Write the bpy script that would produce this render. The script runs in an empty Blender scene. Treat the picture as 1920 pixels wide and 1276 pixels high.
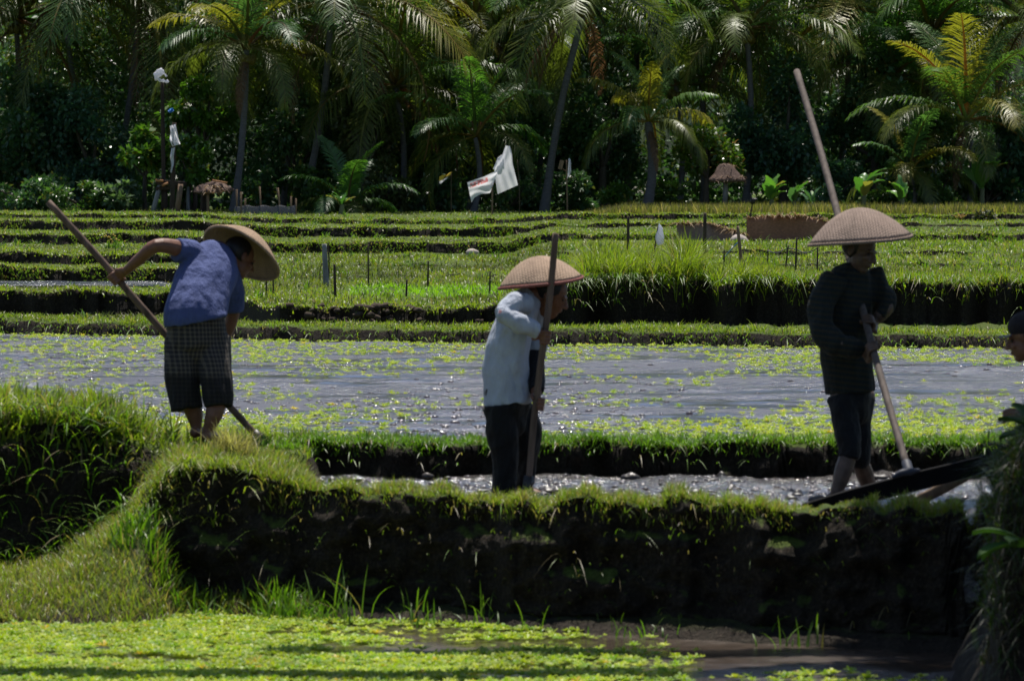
import bpy, bmesh, math, random
import numpy as np
from mathutils import Vector, Matrix
random.seed(7)
RNG = np.random.default_rng(11)
C = bpy.context.scene.collection
F = 9900.0          # focal length in photograph pixels (1920 wide)
CAMZ = 1.56
PITCH = math.atan(288.0 / F)
V = Vector

def at(px, py, Y):
    """point of the world that stands at distance Y on the sight line through photo pixel (px, py)"""
    x = (px - 960) / F; y = -(py - 638) / F
    d = V((x, math.cos(PITCH) + y * math.sin(PITCH), -math.sin(PITCH) + y * math.cos(PITCH)))
    return V((0, 0, CAMZ)) + d * (Y / d.y)

# ------------------------------------------------------------------ noise
def _h(ix, iy, seed):
    n = (ix.astype(np.int64) * 374761393 + iy.astype(np.int64) * 668265263 + seed * 974634777) & 0xffffffff
    n = ((n ^ (n >> 13)) * 1274126177) & 0xffffffff
    return ((n ^ (n >> 16)) & 0xffff) / 65535.0
def vn(x, y, seed=0):
    x = np.asarray(x, float); y = np.asarray(y, float)
    ix = np.floor(x); iy = np.floor(y); fx = x - ix; fy = y - iy
    fx = fx * fx * (3 - 2 * fx); fy = fy * fy * (3 - 2 * fy)
    a = _h(ix, iy, seed); b = _h(ix + 1, iy, seed); c = _h(ix, iy + 1, seed); d = _h(ix + 1, iy + 1, seed)
    return (a + (b - a) * fx) * (1 - fy) + (c + (d - c) * fx) * fy
def fbm(x, y, seed=0, o=4):
    s = 0; a = .5; t = 0
    for i in range(o):
        s = s + a * vn(np.asarray(x) * 2 ** i + 13.7 * i, np.asarray(y) * 2 ** i + 7.3 * i, seed + i); t += a; a *= .5
    return s / t
def ss(a, b, x):
    t = np.clip((np.asarray(x, float) - a) / (b - a), 0, 1); return t * t * (3 - 2 * t)

# ------------------------------------------------------------------ mesh helpers
def mesh_np(name, verts, faces, cols=None, smooth=False):
    """verts (n,3); faces: list of int arrays (m,k)"""
    me = bpy.data.meshes.new(name)
    verts = np.asarray(verts, np.float32)
    me.vertices.add(len(verts)); me.vertices.foreach_set('co', verts.ravel())
    faces = [np.asarray(f, np.int32) for f in faces if len(f)]
    tot = sum(f.size for f in faces); npoly = sum(len(f) for f in faces)
    me.loops.add(tot); me.polygons.add(npoly)
    me.loops.foreach_set('vertex_index', np.concatenate([f.ravel() for f in faces]))
    sizes = np.concatenate([np.full(len(f), f.shape[1], np.int32) for f in faces])
    starts = np.concatenate([[0], np.cumsum(sizes)[:-1]]).astype(np.int32)
    me.polygons.foreach_set('loop_start', starts)
    try: me.polygons.foreach_set('loop_total', sizes)
    except Exception: pass
    if smooth: me.polygons.foreach_set('use_smooth', np.ones(npoly, bool))
    me.update(calc_edges=True)
    if cols is not None:
        a = me.color_attributes.new('tint', 'FLOAT_COLOR', 'POINT')
        c = np.ones((len(verts), 4), np.float32); c[:, :3] = cols
        a.data.foreach_set('color', c.ravel())
    return me

def link(name, me, mat, parent=None, loc=None):
    o = bpy.data.objects.new(name, me); C.objects.link(o)
    if mat is not None:
        me.materials.clear()
        for m in (mat if isinstance(mat, (list, tuple)) else [mat]): me.materials.append(m)
    if parent is not None: o.parent = parent
    if loc is not None: o.location = loc
    return o
def tag(o, label=None, cat=None, group=None, kind=None):
    if label: o['label'] = label
    if cat: o['category'] = cat
    if group: o['group'] = group
    if kind: o['kind'] = kind
    return o
def thing(name, loc, label, cat, group=None):
    o = bpy.data.objects.new(name, None); C.objects.link(o); o.location = loc
    o.empty_display_size = .1
    return tag(o, label, cat, group)

class MB:
    """collects closed shapes, builds ONE mesh object (optionally fused to one skin)"""
    def __init__(s): s.v = []; s.f = []
    def add(s, vs, fs):
        o = len(s.v); s.v += [tuple(v) for v in vs]; s.f += [tuple(i + o for i in f) for f in fs]
    def tube(s, pts, rad, side=(0, 1, 0), n=12, sub=4, cap=True, flat=False):
        pts = [V(p) for p in pts]
        rad = [(r, r) if not isinstance(r, (tuple, list)) else tuple(r) for r in rad]
        P = []; R = []
        m = len(pts)
        for i in range(m - 1):
            p0 = pts[max(i - 1, 0)]; p1 = pts[i]; p2 = pts[i + 1]; p3 = pts[min(i + 2, m - 1)]
            for k in range(sub):
                t = k / sub
                P.append(.5 * ((2 * p1) + (p2 - p0) * t + (2 * p0 - 5 * p1 + 4 * p2 - p3) * t * t + (3 * p1 - p0 - 3 * p2 + p3) * t ** 3))
                u = t * t * (3 - 2 * t)
                R.append((rad[i][0] * (1 - u) + rad[i + 1][0] * u, rad[i][1] * (1 - u) + rad[i + 1][1] * u))
        P.append(pts[-1]); R.append(rad[-1])
        side = V(side)
        rings = []
        def ring(c, tan, a, b):
            tan = tan.normalized(); sd = side - tan * side.dot(tan)
            if sd.length < 1e-4: sd = tan.orthogonal()
            sd.normalize(); w = tan.cross(sd)
            return [c + sd * (a * math.cos(2 * math.pi * j / n)) + w * (b * math.sin(2 * math.pi * j / n)) for j in range(n)]
        T = []
        for i in range(len(P)):
            T.append((P[min(i + 1, len(P) - 1)] - P[max(i - 1, 0)]).normalized())
        if cap and not flat:
            r = min(R[0])
            for q in (.97, .75, .4): rings.append(ring(P[0] - T[0] * r * q, T[0], R[0][0] * math.sqrt(1 - q * q), R[0][1] * math.sqrt(1 - q * q)))
        for p, t, r in zip(P, T, R): rings.append(ring(p, t, r[0], r[1]))
        if cap and not flat:
            r = min(R[-1])
            for q in (.4, .75, .97): rings.append(ring(P[-1] + T[-1] * r * q, T[-1], R[-1][0] * math.sqrt(1 - q * q), R[-1][1] * math.sqrt(1 - q * q)))
        vs = [v for r in rings for v in r]; fs = []
        for i in range(len(rings) - 1):
            for j in range(n):
                a = i * n + j; b = i * n + (j + 1) % n
                fs.append((a, b, b + n, a + n))
        if cap:
            fs.append(tuple(range(n - 1, -1, -1))); k = (len(rings) - 1) * n; fs.append(tuple(range(k, k + n)))
        s.add(vs, fs)
    def ell(s, c, r, rot=None, n=14, m=9):
        c = V(c); rot = rot or Matrix.Identity(3); vs = [c + rot @ V((0, 0, r[2]))]; fs = []
        for i in range(1, m):
            th = math.pi * i / m
            for j in range(n):
                ph = 2 * math.pi * j / n
                vs.append(c + rot @ V((r[0] * math.sin(th) * math.cos(ph), r[1] * math.sin(th) * math.sin(ph), r[2] * math.cos(th))))
        vs.append(c + rot @ V((0, 0, -r[2])))
        for j in range(n): fs.append((0, 1 + j, 1 + (j + 1) % n))
        for i in range(m - 2):
            for j in range(n):
                a = 1 + i * n + j; b = 1 + i * n + (j + 1) % n
                fs.append((a, a + n, b + n, b))
        k = 1 + (m - 2) * n; e = len(vs) - 1
        for j in range(n): fs.append((k + j, e, k + (j + 1) % n))
        s.add(vs, fs)
    def box(s, c, sx, sy, sz, rot=None):
        c = V(c); rot = rot or Matrix.Identity(3)
        vs = [c + rot @ V((x * sx / 2, y * sy / 2, z * sz / 2)) for x in (-1, 1) for y in (-1, 1) for z in (-1, 1)]
        s.add(vs, [(0, 1, 3, 2), (4, 6, 7, 5), (0, 4, 5, 1), (2, 3, 7, 6), (0, 2, 6, 4), (1, 5, 7, 3)])
    def build(s, name, mat, parent=None, vox=None, smooth=2, wrinkle=None, bevel=None):
        off = V(parent.location) if parent is not None else V((0, 0, 0))
        if parent is not None and parent.parent is not None: off = off + V(parent.parent.location)
        me = bpy.data.meshes.new(name)
        me.from_pydata([V(v) - off for v in s.v], [], s.f); me.update()
        if vox or bevel:
            o = bpy.data.objects.new('tmp', me); C.objects.link(o)
            bm = bmesh.new(); bm.from_mesh(me); bmesh.ops.recalc_face_normals(bm, faces=bm.faces); bm.to_mesh(me); bm.free()
            if vox:
                r = o.modifiers.new('r', 'REMESH'); r.mode = 'VOXEL'; r.voxel_size = vox
                if smooth:
                    sm = o.modifiers.new('s', 'SMOOTH'); sm.factor = .5; sm.iterations = smooth
            if bevel:
                b = o.modifiers.new('b', 'BEVEL'); b.width = bevel; b.segments = 2
            dg = bpy.context.evaluated_depsgraph_get()
            me2 = bpy.data.meshes.new_from_object(o.evaluated_get(dg))
            bpy.data.objects.remove(o); bpy.data.meshes.remove(me); me = me2; me.name = name
        if wrinkle:
            n = len(me.vertices); co = np.empty(n * 3, np.float32); me.vertices.foreach_get('co', co); co = co.reshape(-1, 3)
            no = np.empty(n * 3, np.float32); me.vertices.foreach_get('normal', no); no = no.reshape(-1, 3)
            co += no * wrinkle(co)[:, None]
            me.vertices.foreach_set('co', co.ravel()); me.update()
        me.polygons.foreach_set('use_smooth', np.full(len(me.polygons), not (bevel and not vox)))
        return link(name, me, mat, parent)

# ------------------------------------------------------------------ materials
def newmat(name):
    m = bpy.data.materials.new(name); m.use_nodes = True
    nt = m.node_tree; nt.nodes.clear()
    out = nt.nodes.new('ShaderNodeOutputMaterial')
    return m, nt, out
def N(nt, typ, **kw):
    n = nt.nodes.new(typ)
    for k, v in kw.items():
        if k in n.inputs: n.inputs[k].default_value = v
        else: setattr(n, k, v)
    return n
def L(nt, a, b): nt.links.new(a, b)
def rgba(c): return (c[0], c[1], c[2], 1)
def ramp(nt, fac, stops, interp='LINEAR'):
    r = nt.nodes.new('ShaderNodeValToRGB'); r.color_ramp.interpolation = interp
    e = r.color_ramp.elements
    e[0].position, e[0].color = stops[0][0], rgba(stops[0][1])
    e[1].position, e[1].color = stops[-1][0], rgba(stops[-1][1])
    for p, c in stops[1:-1]:
        x = e.new(p); x.color = rgba(c)
    L(nt, fac, r.inputs[0]); return r.outputs[0]
def texco(nt, kind='Object', scale=(1, 1, 1)):
    t = nt.nodes.new('ShaderNodeTexCoord'); mp = nt.nodes.new('ShaderNodeMapping'); mp.inputs['Scale'].default_value = scale
    L(nt, t.outputs[kind], mp.inputs[0]); return mp.outputs[0]
def noise(nt, vec, scale, detail=4, rough=.55):
    n = N(nt, 'ShaderNodeTexNoise', Scale=scale, Detail=detail, Roughness=rough); L(nt, vec, n.inputs['Vector']); return n.outputs[0]
def mixc(nt, fac, a, b, mode='MIX'):
    m = nt.nodes.new('ShaderNodeMix'); m.data_type = 'RGBA'; m.blend_type = mode
    for s, v in ((m.inputs[0], fac), (m.inputs[6], a), (m.inputs[7], b)):
        if hasattr(v, 'is_output'): L(nt, v, s)
        else: s.default_value = v if isinstance(v, (int, float)) else rgba(v)
    return m.outputs[2]
def math_(nt, op, a, b=0.0):
    m = nt.nodes.new('ShaderNodeMath'); m.operation = op
    for s, v in ((m.inputs[0], a), (m.inputs[1], b)):
        if hasattr(v, 'is_output'): L(nt, v, s)
        else: s.default_value = v
    return m.outputs[0]
def bump(nt, h, strength=.4, dist=.01):
    b = N(nt, 'ShaderNodeBump', Strength=strength, Distance=dist); L(nt, h, b.inputs['Height']); return b.outputs[0]

def leafmat(name, rough=.42, spec=.5, trans=.4, tcol=(1.25, 1.5, .55)):
    m, nt, out = newmat(name)
    a = N(nt, 'ShaderNodeAttribute', attribute_name='tint')
    p = N(nt, 'ShaderNodeBsdfPrincipled', Roughness=rough); p.inputs['Specular IOR Level'].default_value = spec
    L(nt, a.outputs['Color'], p.inputs['Base Color'])
    t = nt.nodes.new('ShaderNodeBsdfTranslucent')
    L(nt, mixc(nt, 1.0, a.outputs['Color'], tcol, 'MULTIPLY'), t.inputs[0])
    mx = N(nt, 'ShaderNodeMixShader'); mx.inputs[0].default_value = trans
    L(nt, p.outputs[0], mx.inputs[1]); L(nt, t.outputs[0], mx.inputs[2]); L(nt, mx.outputs[0], out.inputs[0])
    return m
def simple(name, col, rough=.7, spec=.3, var=.25, scale=30, bumpd=.004, stretch=(1, 1, 1), col2=None, bs=.5):
    m, nt, out = newmat(name)
    v = texco(nt, 'Object', stretch)
    n = noise(nt, v, scale, 5)
    c2 = col2 or tuple(x * (1 - var) for x in col)
    c = ramp(nt, n, [(.3, c2), (.7, tuple(min(1, x * (1 + var)) for x in col) if not col2 else col)])
    p = N(nt, 'ShaderNodeBsdfPrincipled', Roughness=rough); p.inputs['Specular IOR Level'].default_value = spec
    L(nt, c, p.inputs['Base Color']); L(nt, bump(nt, n, bs, bumpd), p.inputs['Normal']); L(nt, p.outputs[0], out.inputs[0])
    return m

M = {}
M['grass'] = leafmat('grass', .45, .4, .45)
M['leaf'] = leafmat('leaf', .33, .6, .38, (1.1, 1.35, .55))
M['palm'] = leafmat('palm_leaf', .40, .45, .48, (1.15, 1.3, .45))
M['lettuce'] = leafmat('water_lettuce', .5, .3, .35, (1.2, 1.3, .4))
M['bigleaf'] = leafmat('broad_leaf', .7, .15, .2)
M['dry'] = leafmat('dry_leaf', .7, .2, .3, (1.2, 1, .7))
M['bark'] = simple('palm_bark', (.12, .115, .12), .85, .2, .3, 9, .02, (1, 1, 6))
M['bark2'] = simple('tree_bark', (.07, .058, .045), .85, .2, .35, 14, .02, (1, 1, .4))
M['wood'] = simple('worn_pole_wood', (.135, .09, .068), .75, .2, .45, 30, .003, (1, 1, .12))
M['wood_pale'] = simple('smooth_pole_wood', (.105, .083, .072), .75, .2, .4, 30, .003, (1, 1, .12))
M['stake'] = simple('weathered_stake', (.07, .05, .035), .8, .2, .35, 30, .004, (1, 1, .2))
M['stake_pale'] = simple('bamboo_stake', (.2, .13, .08), .7, .25, .3, 30, .004, (1, 1, .2))
M['post_grey'] = simple('grey_post', (.2, .2, .21), .8, .2, .35, 20, .006, (1, 1, .2))
M['black_board'] = simple('wet_board', (.006, .0055, .0055), .85, .08, .3, 18, .004, (.3, 1, 1))
M['iron'] = simple('muddy_iron', (.02, .017, .016), .5, .5, .4, 40, .003)
M['tie'] = simple('pale_tie', (.045, .048, .065), .6, .3, .2, 60, .002)
M['skin'] = simple('brown_skin', (.17, .075, .045), .5, .4, .18, 25, .001)
M['skin_mud'] = simple('muddy_skin', (.10, .06, .04), .5, .4, .4, 18, .002)
M['hair'] = simple('black_hair', (.012, .010, .010), .5, .4, .3, 60, .004, (1, 1, .2))
M['eye'] = simple('dark_eye', (.02, .015, .012), .2, .5, .1, 10, .0)
M['plastic'] = None
M['thatch'] = simple('dry_thatch', (.11, .075, .062), .9, .1, .45, 45, .02, (1, 1, .25))
M['darkwood'] = simple('dark_hut_wood', (.045, .032, .026), .85, .2, .4, 20, .006, (1, 1, .2))
M['plank'] = simple('raw_plank', (.42, .2, .09), .7, .2, .2, 20, .003)
M['bluep'] = simple('blue_plastic', (.05, .22, .6), .4, .4, .2, 15, .01)
M['yellowp'] = simple('yellow_cloth', (.5, .34, .04), .6, .3, .15, 15, .004)
M['rock'] = simple('pale_stone', (.4, .34, .3), .8, .2, .3, 20, .01)
M['net'] = simple('grey_net', (.10, .10, .115), .8, .2, .3, 30, .004)

def net_mat():
    m, nt, out = newmat('open_net'); p = N(nt, 'ShaderNodeBsdfPrincipled', Roughness=.8); p.inputs['Base Color'].default_value = (.13, .13, .145, 1)
    t = nt.nodes.new('ShaderNodeBsdfTransparent'); mx = N(nt, 'ShaderNodeMixShader'); mx.inputs[0].default_value = .42
    L(nt, p.outputs[0], mx.inputs[1]); L(nt, t.outputs[0], mx.inputs[2]); L(nt, mx.outputs[0], out.inputs[0]); return m
M['opennet'] = net_mat()
def plastic_mat(name, prt=False, col=(.85, .85, .92)):
    m, nt, out = newmat(name)
    v = texco(nt, 'Object')
    n = noise(nt, v, 9, 4)
    c = ramp(nt, n, [(.3, tuple(x * .9 for x in col)), (.7, col)])
    if prt:   # faded red print across the sheet
        sp = nt.nodes.new('ShaderNodeSeparateXYZ'); L(nt, v, sp.inputs[0])
        w = N(nt, 'ShaderNodeTexVoronoi', Scale=17.0); L(nt, v, w.inputs['Vector'])
        a = math_(nt, 'LESS_THAN', math_(nt, 'ABSOLUTE', math_(nt, 'SUBTRACT', math_(nt, 'ADD', sp.outputs[2], math_(nt, 'MULTIPLY', sp.outputs[0], -.36)), .95)), .05)
        b = math_(nt, 'LESS_THAN', math_(nt, 'ABSOLUTE', math_(nt, 'ADD', sp.outputs[0], .28)), .19)
        k = math_(nt, 'GREATER_THAN', w.outputs['Distance'], .42)
        c = mixc(nt, math_(nt, 'MULTIPLY', math_(nt, 'MULTIPLY', a, b), math_(nt, 'ADD', math_(nt, 'MULTIPLY', k, .6), .2)), c, (.7, .12, .12))
    p = N(nt, 'ShaderNodeBsdfPrincipled', Roughness=.4); L(nt, c, p.inputs['Base Color'])
    t = nt.nodes.new('ShaderNodeBsdfTranslucent'); L(nt, c, t.inputs[0])
    mx = N(nt, 'ShaderNodeMixShader'); mx.inputs[0].default_value = .5
    L(nt, p.outputs[0], mx.inputs[1]); L(nt, t.outputs[0], mx.inputs[2]); L(nt, mx.outputs[0], out.inputs[0])
    return m
M['plastic'] = plastic_mat('white_plastic'); M['plastic_print'] = plastic_mat('printed_plastic', True)

def ground_mat():
    m, nt, out = newmat('ground_soil')
    v = texco(nt, 'Object')
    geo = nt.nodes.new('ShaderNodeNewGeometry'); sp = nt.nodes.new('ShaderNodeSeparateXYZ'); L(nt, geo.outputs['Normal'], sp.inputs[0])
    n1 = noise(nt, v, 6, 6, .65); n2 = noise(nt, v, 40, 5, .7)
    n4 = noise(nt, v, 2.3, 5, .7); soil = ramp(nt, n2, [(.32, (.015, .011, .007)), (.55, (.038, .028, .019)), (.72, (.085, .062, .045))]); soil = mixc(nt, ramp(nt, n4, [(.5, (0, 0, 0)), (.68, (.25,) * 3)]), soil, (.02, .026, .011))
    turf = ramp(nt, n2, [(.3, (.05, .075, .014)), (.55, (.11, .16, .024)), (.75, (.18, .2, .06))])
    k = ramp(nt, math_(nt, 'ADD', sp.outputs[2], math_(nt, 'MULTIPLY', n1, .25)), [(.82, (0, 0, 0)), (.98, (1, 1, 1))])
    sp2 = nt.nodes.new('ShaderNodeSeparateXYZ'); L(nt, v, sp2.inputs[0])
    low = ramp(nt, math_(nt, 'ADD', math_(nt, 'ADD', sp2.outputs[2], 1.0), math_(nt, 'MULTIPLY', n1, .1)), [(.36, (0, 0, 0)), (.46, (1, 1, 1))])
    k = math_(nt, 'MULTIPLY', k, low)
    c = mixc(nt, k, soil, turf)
    p = N(nt, 'ShaderNodeBsdfPrincipled', Roughness=.85); p.inputs['Specular IOR Level'].default_value = .2
    L(nt, c, p.inputs['Base Color']); L(nt, bump(nt, math_(nt, 'ADD', n2, math_(nt, 'MULTIPLY', noise(nt, v, 13, 6, .7), 2.0)), 1.0, .045), p.inputs['Normal']); L(nt, p.outputs[0], out.inputs[0])
    return m
M['ground'] = ground_mat()

def water_mat(name, mud=(.045, .038, .035), rough=.16, bscale=16, bstr=.6, patch=.5, stretch=(1, 1, 1), bands=False):
    """shallow muddy water: wet silt showing in streaks, rippled"""
    m, nt, out = newmat(name)
    v = texco(nt, 'Object', stretch)
    n1 = noise(nt, texco(nt, 'Object', (.16, .9, 1)) if bands else v, 1.6 if bands else 1.1, 6, .65); n2 = noise(nt, v, bscale, 6, .7); n3 = noise(nt, v, bscale * 3.7, 4, .7)
    c = ramp(nt, n2, [(.3, tuple(x * .6 for x in mud)), (.75, tuple(x * 1.6 for x in mud))])
    p = N(nt, 'ShaderNodeBsdfPrincipled', IOR=1.5)
    r = ramp(nt, n1, [(.42, (rough * .6,) * 3), (.6, (rough * 1.9,) * 3)])
    L(nt, r, p.inputs['Roughness']); L(nt, c, p.inputs['Base Color'])
    p.inputs['Specular IOR Level'].default_value = 1.0
    h = math_(nt, 'ADD', math_(nt, 'MULTIPLY', n2, 1.0), math_(nt, 'MULTIPLY', n3, .35))
    b = N(nt, 'ShaderNodeBump', Distance=.03); L(nt, h, b.inputs['Height'])
    L(nt, math_(nt, 'MULTIPLY', ramp(nt, n1, [(.44, (patch,) * 3), (.53, (1, 1, 1))]), bstr), b.inputs['Strength'])
    L(nt, b.outputs[0], p.inputs['Normal']); L(nt, p.outputs[0], out.inputs[0])
    return m
M['water'] = water_mat('flooded_mud', (.05, .046, .066), .2, 15, 1.9, .03, (.5, 1, 1), True)
M['mudwater'] = water_mat('churned_mud', (.032, .025, .024), .15, 14, 1.4, .35)
M['lowwater'] = water_mat('lower_water', (.055, .04, .03), .15, 8, .35, .5)

def fabric(name, col, col2=None, rough=.85, stains=None, check=None, stripes=None, wet=None, patch=None):
    m, nt, out = newmat(name)
    v = texco(nt, 'Object'); sp = nt.nodes.new('ShaderNodeSeparateXYZ'); L(nt, v, sp.inputs[0])
    n = noise(nt, v, 7, 5); fine = noise(nt, v, 220, 2)
    c = ramp(nt, n, [(.3, tuple(x * .82 for x in col)), (.7, tuple(min(1, x * 1.1) for x in col))])
    if check:
        per, cc = check
        def lines(o):
            return math_(nt, 'LESS_THAN', math_(nt, 'FRACT', math_(nt, 'MULTIPLY', o, 1 / per)), .38)
        xx = math_(nt, 'ADD', sp.outputs[0], math_(nt, 'MULTIPLY', sp.outputs[1], .6))
        k = math_(nt, 'MULTIPLY', math_(nt, 'ADD', lines(xx), lines(sp.outputs[2])), .5)
        c = mixc(nt, k, c, cc)
    if stripes:
        per, cc = stripes
        k = math_(nt, 'LESS_THAN', math_(nt, 'FRACT', math_(nt, 'MULTIPLY', math_(nt, 'ADD', sp.outputs[2], math_(nt, 'MULTIPLY', sp.outputs[0], .12)), 1 / per)), .4)
        c = mixc(nt, k, c, cc)
    if stains:
        k = ramp(nt, noise(nt, v, 5, 6, .65), [(.5, (0, 0, 0)), (.72, (.7,) * 3)])
        c = mixc(nt, k, c, stains)
    if wet:
        z0, cc = wet
        k = ramp(nt, math_(nt, 'ADD', sp.outputs[2], math_(nt, 'MULTIPLY', n, .08)), [(max(0, z0), (1, 1, 1)), (z0 + .035, (0, 0, 0))])
        c = mixc(nt, k, c, mixc(nt, .85, c, cc))
    if patch:
        (x, y, z), r, cc = patch
        d = nt.nodes.new('ShaderNodeVectorMath'); d.operation = 'DISTANCE'; L(nt, v, d.inputs[0]); d.inputs[1].default_value = (x, y, z)
        k = ramp(nt, d.outputs['Value'], [(r * .7, (1, 1, 1)), (r, (0, 0, 0))])
        c = mixc(nt, k, c, cc)
    p = N(nt, 'ShaderNodeBsdfPrincipled', Roughness=rough); p.inputs['Specular IOR Level'].default_value = .2
    p.inputs['Sheen Weight'].default_value = .03
    L(nt, c, p.inputs['Base Color'])
    fo = noise(nt, texco(nt, 'Object', (1, 1, .45)), 13, 3, .5); L(nt, bump(nt, math_(nt, 'ADD', math_(nt, 'ADD', math_(nt, 'MULTIPLY', fo, 1.6), n), math_(nt, 'MULTIPLY', fine, .12)), .75, .03), p.inputs['Normal'])
    L(nt, p.outputs[0], out.inputs[0]); return m

def hat_mat(name, col):
    """flat bamboo strips woven over and under, darker ribs running out from the crown, weather stains"""
    m, nt, out = newmat(name)
    v = texco(nt, 'Object'); sp = nt.nodes.new('ShaderNodeSeparateXYZ'); L(nt, v, sp.inputs[0])
    def stripe(a, k): return math_(nt, 'ABSOLUTE', math_(nt, 'SINE', math_(nt, 'MULTIPLY', a, k)))
    d1 = math_(nt, 'ADD', sp.outputs[0], sp.outputs[1]); d2 = math_(nt, 'SUBTRACT', sp.outputs[0], sp.outputs[1])
    w1 = stripe(d1, 200); w2 = stripe(d2, 200)
    ch = nt.nodes.new('ShaderNodeTexChecker'); ch.inputs['Scale'].default_value = 63.66
    cb = nt.nodes.new('ShaderNodeCombineXYZ'); L(nt, d1, cb.inputs[0]); L(nt, d2, cb.inputs[1]); L(nt, cb.outputs[0], ch.inputs['Vector'])
    wv = mixc(nt, ch.outputs['Fac'], w1, w2)
    ang = math_(nt, 'ARCTAN2', sp.outputs[1], sp.outputs[0])
    rib = math_(nt, 'POWER', math_(nt, 'ABSOLUTE', math_(nt, 'COSINE', math_(nt, 'MULTIPLY', ang, 9))), 26)
    n = noise(nt, v, 9, 6, .65); n2 = noise(nt, v, 45, 4, .7)
    c = ramp(nt, n, [(.28, tuple(x * .5 for x in col)), (.48, tuple(x * .92 for x in col)), (.75, tuple(x * 1.15 for x in col))])
    c = mixc(nt, math_(nt, 'MULTIPLY', math_(nt, 'SUBTRACT', 1.0, wv), .3), c, tuple(x * .4 for x in col))
    c = mixc(nt, math_(nt, 'MULTIPLY', n2, .5), c, tuple(x * .6 for x in col))
    c = mixc(nt, math_(nt, 'MULTIPLY', rib, .28), c, tuple(x * .5 for x in col))
    p = N(nt, 'ShaderNodeBsdfPrincipled', Roughness=.8); p.inputs['Specular IOR Level'].default_value = .15
    L(nt, c, p.inputs['Base Color']); L(nt, bump(nt, math_(nt, 'ADD', wv, math_(nt, 'MULTIPLY', n2, 1.2)), .5, .005), p.inputs['Normal']); L(nt, p.outputs[0], out.inputs[0])
    return m

# ------------------------------------------------------------------ the ground
KL = [(62, .06), (62.15, .33), (66, .30), (70, .28), (70.15, .48), (75, .45), (75.15, .62), (88, .59), (88.15, .76), (97, .75), (97.15, .93), (106, .92), (106.15, 1.0), (118, 1.03)]
KC = [(56, .06), (56.15, .27), (64, .30), (70, .35), (70.15, .36), (77, .40), (77.15, .42), (88, .43), (88.15, .62), (97, .62), (97.15, .81), (104, .81), (104.15, .91), (118, 1.0)]
KR = [(56, .10), (56.2, .54), (62, .50), (68, .52), (68.15, .57), (75, .58), (75.15, .63), (88, .66), (88.15, .77), (98, .80), (98.15, .87), (111, .85), (111.15, .97), (118, .99)]
def Yfar(s):
    return np.interp(s, [-1500, 0, 500, 1000, 1920, 3400], [60, 56, 53.5, 52, 50.5, 48]) + .5 * (fbm(np.asarray(s) / 90., 0 * np.asarray(s), 31, 3) - .5)
def Ybank(s):
    s = np.asarray(s, float)
    return 28.7 - (s - 300) / 600 + .30 * (fbm(s / 70., s * 0 + 3, 41, 4) - .5)
RISERS = (0, 3, 5, 7, 9, 11)
def knots(s):
    """terrace profile behind the far bund, column by column: distances and heights of each foot and lip"""
    s = np.asarray(s, float); a = ss(330, 560, s); b = ss(930, 1060, s); Ky = []; Kz = []
    wob = 1.6 * (fbm(s / 120., s * 0 + 5, 23, 4) - .5)
    for i, ((yl, zl), (yc, zc), (yr, zr_)) in enumerate(zip(KL, KC, KR)):
        y = (yl * (1 - a) + yc * a) * (1 - b) + yr * b; z = (zl * (1 - a) + zc * a) * (1 - b) + zr_ * b
        if 0 < i < 13 or i == 0:
            j = i - 1 if (i - 1) in RISERS else i
            y = y + wob * (1.3 if i > 3 else .6) + (fbm(s / 40., s * 0 + j * 3.1, 61 + j) - .5) * 1.1
            if i in RISERS: z = z + .05 * (fbm(s / 70., s * 0 + i, 43) - .5)
            if (i - 1) in RISERS:
                y = Ky[-1] + .02 + .07 * fbm(s / 9., s * 0 + i, 47, 3) * np.clip((z - Kz[-1]) / .1, .2, 1.5); z = z + .09 * (fbm(s / 45., s * 0 + i, 49, 5) - .5)
        Ky.append(y); Kz.append(z)
    return Ky, Kz
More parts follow.
